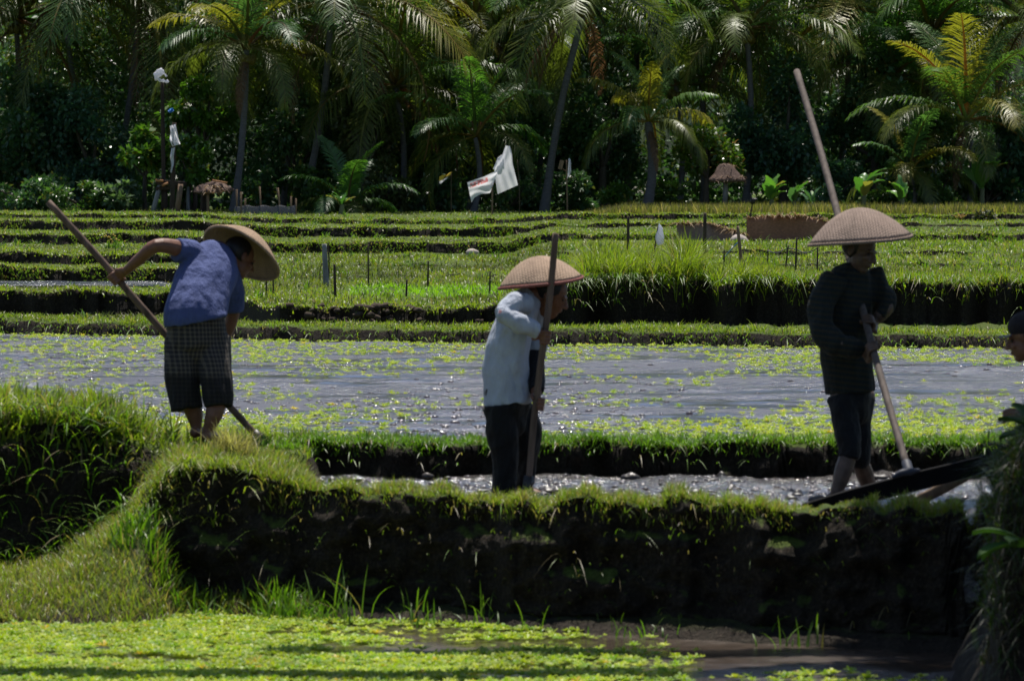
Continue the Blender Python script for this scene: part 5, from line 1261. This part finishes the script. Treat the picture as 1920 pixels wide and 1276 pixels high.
# --- worker in the blue shirt, seen from behind, bending to the right
Yp = 31.4
p1 = thing('person', at(372, 832, 30.95), 'worker in blue shirt and checked knee shorts, bending away in a tilted woven hat', 'person', 'field workers')
pole1 = lambda y: at(90 + (y - 378) * .891, y, Yp)
hoe('hoe with a dark brown handle held slanting by the blue shirted worker', at(90, 378, Yp), at(487, 824, Yp), (.55, .1, -.55), .021, 'wood', .15, .13, side=(.5, .8, .2))
mb = MB()
sd = (.95, 0, -.31)
mb.tube([at(368, 655, 31.1), at(368, 590, 31.1), at(382, 530, 31.2), at(398, 490, 31.33), at(410, 470, 31.4)], [(.12, .09), (.11, .085), (.12, .08), (.115, .075), (.07, .06)], side=sd, n=16)
mb.tube([at(405, 478, 31.38), at(440, 492, 31.5)], [.055, .05])                               # neck
P, rot = head(mb, at(449, 484, 31.52), (.75, .45, -.5), (.45, .45, .78))
h1 = pole1(520); mb.tube([at(375, 480, 31.3), at(335, 466, 31.22), at(293, 461, 31.15), at(262, 485, 31.22), at(238, 506, 31.3)], [.06, .05, .042, .036, .027])
grip(mb, h1, pole1(600) - pole1(400), at(238, 506, 31.3), .021, 1.0, 1)
h2 = pole1(692); mb.tube([at(432, 515, 31.42), at(438, 560, 31.48), at(434, 600, 31.52), at(412, 650, 31.54), at(392, 680, 31.5)], [.045, .042, .04, .036, .027])
grip(mb, h2, pole1(600) - pole1(400), at(392, 680, 31.5), .021, 1.0, -1)
for hx, kx, fx, fy, yy in ((346, 350, 368, 812, 31.05), (396, 408, 390, 826, 30.95)):
    z0 = gz(at(fx, fy, yy).x, yy)
    an = at(fx, fy - 12, yy); an.z = z0 + .09
    mb.tube([at(hx, 645, 31.1), at(kx, 735, 31.02), at((kx + fx) / 2 + 4, 770, yy), an], [.085, .058, .054, .034]); foot(mb, an, (.3, 1))
mb.build('body', M['skin_mud'] if False else M['skin'], p1, vox=.005, smooth=1); eyes(P, rot, p1)
mb = MB(); mb.ell(P(0, -.03, .035), (.082, .092, .088), rot); mb.build('hair', M['hair'], p1)
mb = MB()
mb.tube([at(367, 602, 31.08), at(366, 585, 31.09), at(378, 540, 31.19), at(392, 505, 31.29), at(402, 482, 31.37), at(412, 470, 31.42)], [(.19, .155), (.185, .15), (.175, .13), (.175, .12), (.14, .105), (.08, .075)], side=sd, n=20, flat=True)
mb.tube([at(392, 488, 31.34), at(360, 474, 31.28), at(331, 468, 31.21)], [.085, .082, .072], flat=True)
mb.tube([at(420, 505, 31.40), at(435, 542, 31.46), at(438, 582, 31.5)], [.08, .07, .06], flat=True)
M['shirt1'] = fabric('blue_shirt', (.07, .092, .225))
mb.build('shirt', M['shirt1'], p1, vox=.008, smooth=5, wrinkle=folds(.034, 6, 1.6, 701))
mb = MB()
mb.tube([at(367, 592, 31.08), at(368, 620, 31.08), at(370, 645, 31.08), at(371, 655, 31.08)], [(.165, .115), (.175, .125), (.178, .13), (.15, .11)], side=(1, 0, 0), n=20)
mb.tube([at(342, 635, 31.1), at(341, 690, 31.06), at(346, 740, 31.04), at(350, 767, 31.03)], [.105, .104, .098, .095], flat=True)
mb.tube([at(398, 635, 31.1), at(403, 690, 31.02), at(409, 735, 30.97), at(410, 762, 30.95)], [.105, .102, .09, .08], flat=True)
M['shorts1'] = fabric('checked_shorts', (.028, .026, .028), check=(.026, (.12, .10, .078)), wet=(.42, (.012, .011, .012)))
mb.build('shorts', M['shorts1'], p1, vox=.008, smooth=4, wrinkle=folds(.035, 9, 2.2, 711))
hat(p1, at(453, 475, 31.52), (.44, .48, .76), .25, .15, M['hat1'])

# --- worker in the pale shirt, side view, facing right, standing in the mud
p2 = thing('person', at(955, 928, 28.95), 'stooping worker in pale grey shirt and muddy black trousers, standing in the channel', 'person', 'field workers')
Yq = 28.78
pole2 = lambda y: at(1042 - (y - 437) * .1111, y, Yq)
hoe('hoe with a worn brown handle held upright by the pale shirted worker', pole2(437), pole2(912), (-.35, .2, -.8), .0185, 'wood', .15, .14, side=(.3, 1, 0))
mb = MB()
mb.tube([at(954, 740, 29), at(952, 700, 29), at(957, 650, 29), at(970, 600, 29), at(988, 568, 29), at(1003, 552, 29)], [(.08, .08), (.10, .085), (.10, .08), (.11, .075), (.09, .065), (.055, .055)], side=(0, 1, 0), n=16)
mb.tube([at(998, 562, 29), at(1026, 556, 29)], [.05, .048])
P, rot = head(mb, at(1034, 553, 29.0), (.9, -.15, -.42), (.35, 0, .9), .95)
mb.tube([at(975, 560, 28.84), at(950, 575, 28.76), at(942, 588, 28.72), at(975, 606, 28.72), at(1006, 622, 28.74)], [.042, .04, .038, .035, .027])
grip(mb, pole2(632), pole2(500) - pole2(700), at(1004, 622, 28.74), .021, 1.05, 1)
mb.tube([at(992, 572, 29.16), at(1004, 625, 29.2), at(1006, 670, 29.14), at(1006, 715, 28.98), at(1005, 742, 28.86)], [.055, .048, .042, .036, .027])
grip(mb, pole2(757), pole2(500) - pole2(700), at(1004, 742, 28.87), .021, 1.0, -1)
for pts in ([at(940, 760, 28.92), at(944, 838, 28.9), at(944, 890, 28.9), at(944, 930, 28.9)], [at(965, 760, 29.1), at(990, 825, 29.08), at(984, 870, 29.16), at(980, 915, 29.2)]):
    mb.tube(pts, [.06, .05, .045, .034]); foot(mb, pts[-1], (1, 0))
mb.build('body', M['skin'], p2, vox=.005, smooth=1); eyes(P, rot, p2)
mb = MB(); mb.ell(P(0, -.028, .03), (.084, .092, .088), rot); mb.ell(P(0, -.075, -.03), (.045, .04, .05), rot); mb.build('hair', M['hair'], p2, vox=.006)
M['scarf'] = fabric('brown_scarf', (.20, .085, .04))
mb = MB(); mb.ell(P(0, .012, -.03), (.072, .08, .07), rot); mb.ell(P(0, .02, -.085), (.06, .055, .05), rot); mb.build('scarf', M['scarf'], p2, vox=.006, wrinkle=folds(.02, 20, 12, 719))
mb = MB()
mb.tube([at(953, 757, 29), at(951, 735, 29), at(949, 700, 29), at(953, 655, 29), at(966, 605, 29), at(983, 572, 29), at(1002, 553, 29)], [(.175, .142), (.172, .14), (.168, .132), (.16, .116), (.165, .11), (.13, .09), (.07, .07)], side=(0, 1, 0), n=20, flat=True)
mb.tube([at(985, 566, 28.86), at(962, 571, 28.78), at(943, 586, 28.72), at(958, 598, 28.71), at(985, 610, 28.72), at(1009, 620, 28.735)], [.07, .064, .056, .052, .05, .043], flat=True)
mb.tube([at(992, 572, 29.14), at(1003, 625, 29.18), at(1004, 662, 29.14)], [.08, .07, .062], flat=True)
M['shirt2'] = fabric('pale_shirt', (.42, .455, .54), stains=(.30, .27, .24), patch=(tuple(at(935, 580, 28.66) - V(p2.location)), .027, (.35, .09, .07)))
mb.build('shirt', M['shirt2'], p2, vox=.008, smooth=4, wrinkle=folds(.045, 8, 3.5, 721))
M['sleeve2'] = fabric('dark_sleeve', (.02, .02, .025))
mb = MB(); mb.tube([at(1003, 652, 29.16), at(1006, 695, 29.06), at(1005, 733, 28.90)], [.056, .05, .044], flat=True); mb.build('dark_sleeve', M['sleeve2'], p2, vox=.007, wrinkle=folds(.02, 12, 6, 725))
M['trous2'] = fabric('muddy_black_trousers', (.009, .0085, .009), stains=(.035, .03, .026), rough=.7)
mb = MB()
mb.tube([at(954, 735, 29), at(953, 765, 29), at(957, 790, 29)], [(.15, .135), (.15, .132), (.13, .1)], side=(0, 1, 0), n=18)
mb.tube([at(938, 762, 28.92), at(941, 810, 28.9), at(944, 855, 28.9), at(945, 890, 28.9), at(944, 932, 28.9)], [.10, .09, .076, .066, .06], flat=True)
mb.tube([at(968, 762, 29.1), at(984, 800, 29.09), at(989, 828, 29.09), at(985, 868, 29.15), at(981, 905, 29.2)], [.1, .09, .08, .07, .064], flat=True)
mb.build('trousers', M['trous2'], p2, vox=.008, smooth=4, wrinkle=folds(.035, 8, 5, 731))
hat(p2, at(1013, 529, 29.0), (-.14, -.03, .99), .234, .145, M['hat2'], M['rim'], 2.0)

# --- worker in the dark striped shirt pushing a levelling board
at3 = lambda x, y, Y: at(x, y, Y - .25)
p3 = thing('person', at3(1600, 925, 29.1), 'worker in dark striped shirt and rolled black trousers, standing in a wide brown hat', 'person', 'field workers')
ptop, pend = at(1494, 134, 30.6), at(1704, 884, 27.6)
def pole3(py):
    lo, hi = 0., 1.
    for _ in range(40):
        m_ = (lo + hi) / 2; q = ptop.lerp(pend, m_); yy = 638 - ((q - V((0, 0, CAMZ))).dot(V((0, math.sin(PITCH), math.cos(PITCH)))) / (q - V((0, 0, CAMZ))).dot(V((0, math.cos(PITCH), -math.sin(PITCH))))) * F
        if yy < py: lo = m_
        else: hi = m_
    return ptop.lerp(pend, lo)
ax3 = (pend - ptop).normalized()
lv = thing('levelling_board', pend, 'long pale pole ending in a black mud levelling board, held by the striped shirt worker', 'levelling board')
mb = MB(); mb.tube([ptop.lerp(pend, t) + V((.008 * math.sin(t * 6), 0, 0)) for t in (0, .25, .5, .75, 1)], [.019, .02, .021, .02, .02], n=12, sub=5, flat=True); mb.build('handle', M['wood_pale'], lv)
a, b = at(1508, 955, 27.2), at(1850, 868, 27.9)
d = (b - a).normalized(); up = V((0, 0, 1)); up = (up - d * up.dot(d)).normalized(); rotb = Matrix((d, up.cross(d) , up)).transposed()
mb = MB(); vs = []
for t, hh in ((0, .032), (.25, .045), (.6, .05), (1, .044)):
    c = a.lerp(b, t)
    for sx, sz in ((-1, -1), (1, -1), (1, 1), (-1, 1)): vs.append(c + up.cross(d) * (.016 * sx) + up * (hh * sz))
mb.add(vs, [(3, 2, 1, 0)] + [(i * 4 + j, i * 4 + (j + 1) % 4, i * 4 + 4 + (j + 1) % 4, i * 4 + 4 + j) for i in range(3) for j in range(4)] + [(12, 13, 14, 15)])
mb.build('board', M['black_board'], lv, bevel=.005)
mb = MB(); mb.tube([at(1722, 938, 27.9), at(1780, 908, 27.95), at(1850, 868, 28.0)], [(.012, .030)] * 3, side=(0, 1, 0), n=8, sub=2, flat=True); mb.build('brace', M['stake_pale'], lv)
mb = MB(); mb.tube([at(1676, 893, 27.5), at(1690, 886, 27.5), at(1703, 884, 27.52), at(1722, 881, 27.55)], [.010, .018, .02, .010], n=8); mb.tube([pend - ax3 * .07, pend], [.026, .028], n=10, sub=1); mb.build('tie', M['tie'], lv)
mb = MB()
s3 = (.93, .36, 0)
mb.tube([at3(1598, 735, 29.1), at3(1592, 670, 29.1), at3(1592, 600, 29.1), at3(1597, 540, 29.1), at3(1602, 508, 29.1)], [(.10, .08), (.10, .08), (.10, .08), (.11, .075), (.06, .06)], side=s3, n=16)
mb.tube([at3(1604, 510, 29.1), at3(1608, 485, 29.08)], [.055, .05])
P, rot = head(mb, at3(1612, 470, 29.05), (.78, -.52, -.30), (.2, 0, .95))
mb.tube([at3(1552, 522, 29.0), at3(1540, 570, 28.92), at3(1542, 622, 28.84), at3(1580, 645, 28.76), at3(1618, 657, 28.82)], [.045, .042, .04, .037, .027])
grip(mb, pole3(656), -ax3, at3(1618, 657, 28.83), .021, 1.05, 1)
mb.tube([at3(1640, 515, 29.2), at3(1655, 545, 29.14), at3(1664, 572, 29.06), at3(1652, 590, 29.04), at3(1640, 600, 29.06)], [.045, .042, .04, .036, .027])
grip(mb, pole3(606), -ax3, at3(1641, 600, 29.06), .021, 1.0, -1)
for pts, dr in (([at3(1580, 745, 29.05), at3(1592, 832, 28.98), at3(1582, 880, 28.95), at3(1568, 922, 28.93)], (.8, -.5)), ([at3(1618, 745, 29.2), at3(1610, 845, 29.15), at3(1620, 885, 29.22), at3(1634, 922, 29.3)], (.8, -.5))):
    mb.tube(pts, [.07, .046, .05, .034]); foot(mb, pts[-1], dr)
mb.build('body', M['skin_mud'], p3, vox=.005, smooth=1); eyes(P, rot, p3)
mb = MB(); mb.ell(P(0, -.028, .03), (.084, .092, .086), rot); mb.build('hair', M['hair'], p3)
M['shirt3'] = fabric('dark_striped_shirt', (.012, .017, .017), stripes=(.03, (.027, .024, .014)))
mb = MB()
mb.tube([at3(1595, 735, 29.1), at3(1592, 700, 29.1), at3(1588, 650, 29.1), at3(1588, 600, 29.1), at3(1594, 550, 29.1), at3(1600, 518, 29.1), at3(1605, 498, 29.1)], [(.14, .13), (.145, .13), (.148, .128), (.148, .122), (.155, .115), (.13, .095), (.065, .065)], side=s3, n=20, flat=True)
mb.tube([at3(1562, 520, 29.0), at3(1541, 570, 28.93), at3(1541, 618, 28.86), at3(1562, 641, 28.80), at3(1590, 650, 28.78), at3(1611, 656, 28.81)], [.078, .072, .074, .072, .060, .046], flat=True)
mb.tube([at3(1632, 515, 29.19), at3(1652, 545, 29.14), at3(1664, 572, 29.06), at3(1651, 592, 29.04)], [.072, .062, .054, .045], flat=True)
mb.build('shirt', M['shirt3'], p3, vox=.008, smooth=4, wrinkle=folds(.045, 8, 3.5, 741))
M['trous3'] = fabric('rolled_black_trousers', (.008, .008, .009), stains=(.035, .032, .03), rough=.7)
mb = MB()
mb.tube([at3(1597, 712, 29.1), at3(1598, 745, 29.1), at3(1600, 770, 29.1)], [(.108, .09), (.115, .10), (.105, .095)], side=s3, n=18)
mb.tube([at3(1579, 745, 29.05), at3(1587, 795, 29.0), at3(1594, 838, 28.97), at3(1592, 858, 28.96)], [.079, .07, .058, .055], flat=True)
mb.tube([at3(1617, 745, 29.18), at3(1614, 800, 29.15), at3(1610, 850, 29.13), at3(1612, 866, 29.16)], [.079, .07, .057, .054], flat=True)
mb.build('trousers', M['trous3'], p3, vox=.008, smooth=4, wrinkle=folds(.035, 8, 5, 751))
hat(p3, at3(1612, 449, 29.1), (-.10, -.03, .99), .285, .175, M['hat3'], None, 1.9)

# --- person with a cap at the right edge, bending behind the hummock
Yc = 26.8
p4 = thing('person', V((at(2060, 900, Yc).x, Yc, gz(at(2060, 900, Yc).x, Yc))), 'person in a dark cap at the right edge, head in profile behind the hummock', 'person', 'field workers')
mb = MB(); z0 = p4.location.z
P, rot = head(mb, at(1926, 634, Yc), (-.95, .15, -.18), (-.12, 0, 1), 1.02)
mb.tube([at(1936, 655, Yc), at(1958, 690, Yc)], [.055, .06])
hp = at(2065, 735, Yc)
mb.tube([hp, at(2030, 715, Yc), at(1990, 695, Yc), at(1962, 690, Yc)], [(.14, .1), (.14, .1), (.16, .1), (.08, .07)], side=(0, 1, 0), n=16)
for sy, hand in ((-1, at(1934, 782, Yc - .25)), (1, at(1945, 800, Yc + .2))):
    e = at(1985, 790, Yc + sy * .24); mb.tube([at(1975, 705, Yc + sy * .17), e, hand], [.055, .042, .028])
    dd = (hand - e).normalized(); mb.ell(hand + dd * .05, (.05, .02, .035), dd.to_track_quat('X', 'Z').to_matrix())
    for i in range(4): o = hand + dd * .085 + V((0, 0, .026 - .018 * i)); mb.tube([o, o + dd * .035 + V((0, 0, -.006)), o + dd * .06 + V((0, 0, -.022))], [.0088, .0085, .007], n=8, sub=2)
    o = hand + dd * .03 + V((0, 0, .03)); mb.tube([o, o + dd * .03 + V((0, -.01 * sy, .022)), o + dd * .055 + V((0, -.014 * sy, .025))], [.011, .01, .008], n=8, sub=2)
for sy in (-1, 1):
    an = V((p4.location.x + .02, Yc + sy * .13, z0 + .09)); mb.tube([hp + V((0, sy * .09, -.02)), V((p4.location.x - .06, Yc + sy * .12, z0 + .34)), an], [.085, .056, .034]); foot(mb, an, (-1, 0))
mb.build('body', M['skin'], p4, vox=.005, smooth=1); eyes(P, rot, p4, 1.02)
mb = MB(); mb.ell(P(0, -.03, .028), (.082, .09, .082), rot); mb.build('hair', M['hair'], p4)
M['cap'] = fabric('faded_dark_cap', (.022, .018, .02)); M['capb'] = fabric('pale_cap_brim', (.22, .22, .24))
mb = MB(); mb.ell(P(0, -.014, .065), (.087, .107, .075), rot); mb.build('cap', M['cap'], p4)
cap = MB(); f4 = rot @ V((0, 1, 0)); u4 = rot @ V((0, 0, 1)); r4 = rot @ V((1, 0, 0)); c4 = P(0, .07, .052)
vs = []
for sgn in (-1, 1):
    for i in range(9):
        a = math.pi * (i / 8 - .5); vs.append(c4 + r4 * (.078 * math.sin(a)) + f4 * (.075 * math.cos(a)) - u4 * (.018 * math.cos(a) + .02 * math.sin(a) ** 2 - sgn * .003))
cap.add(vs, [tuple(range(9)), tuple(range(17, 8, -1))] + [(i, i + 9, i + 10, i + 1) for i in range(8)] + [(8, 17, 9, 0)]); cap.build('cap_brim', M['capb'], p4, vox=.004, smooth=1)
M['shirt4'] = fabric('dark_work_shirt', (.03, .035, .03))
mb = MB(); mb.tube([at(2072, 742, Yc), at(2030, 716, Yc), at(1990, 698, Yc), at(1966, 694, Yc)], [(.17, .13), (.17, .13), (.18, .12), (.08, .075)], side=(0, 1, 0), n=18, flat=True)
for sy in (-1, 1): mb.tube([at(1982, 706, Yc + sy * .16), at(1985, 760, Yc + sy * .23)], [.075, .06], flat=True)
mb.build('shirt', M['shirt4'], p4, vox=.009, smooth=4, wrinkle=folds(.04, 8, 4, 761))
mb = MB(); mb.ell(hp, (.16, .15, .14))
for sy in (-1, 1): mb.tube([hp + V((0, sy * .08, -.02)), V((p4.location.x - .06, Yc + sy * .12, z0 + .34))], [.11, .085], flat=True)
mb.build('trousers', M['trous3'], p4, vox=.009, smooth=4, wrinkle=folds(.03, 8, 5, 765))

# ------------------------------------------------------------------ camera, light
cam = bpy.data.cameras.new('camera'); co = bpy.data.objects.new('camera', cam); C.objects.link(co)
co.location = (0, 0, CAMZ); co.rotation_euler = (math.pi / 2 - PITCH, 0, 0)
cam.sensor_width = 36; cam.lens = F / 1920 * 36; cam.clip_end = 2000; cam.clip_start = .5
cam.dof.use_dof = True; cam.dof.focus_distance = 55; cam.dof.aperture_fstop = 8.5; cam.dof.aperture_blades = 7
bpy.context.scene.camera = co
EL, AZ = math.radians(69), math.radians(5)
w = bpy.data.worlds.new('World'); bpy.context.scene.world = w; w.use_nodes = True
nt = w.node_tree; bg = nt.nodes['Background']
sky = nt.nodes.new('ShaderNodeTexSky'); sky.sky_type = 'NISHITA'; sky.sun_disc = False; sky.sun_elevation = EL; sky.sun_rotation = AZ; sky.ozone_density = 3.5
nt.links.new(sky.outputs[0], bg.inputs[0]); bg.inputs[1].default_value = .075
sl = bpy.data.lights.new('sun', 'SUN'); sl.energy = 4.8; sl.angle = math.radians(.53); sl.color = (1, .95, .86)
so = bpy.data.objects.new('sun', sl); C.objects.link(so)
d = V((math.sin(AZ) * math.cos(EL), math.cos(AZ) * math.cos(EL), math.sin(EL)))
so.rotation_euler = d.to_track_quat('Z', 'Y').to_euler()
sc = bpy.context.scene
sc.view_settings.view_transform = 'Standard'; sc.view_settings.look = 'None'; sc.view_settings.exposure = .45; sc.view_settings.gamma = 1
sc.cycles.max_bounces = 6; sc.cycles.diffuse_bounces = 3; sc.cycles.glossy_bounces = 3; sc.cycles.transmission_bounces = 4
sc.cycles.sample_clamp_indirect = 4
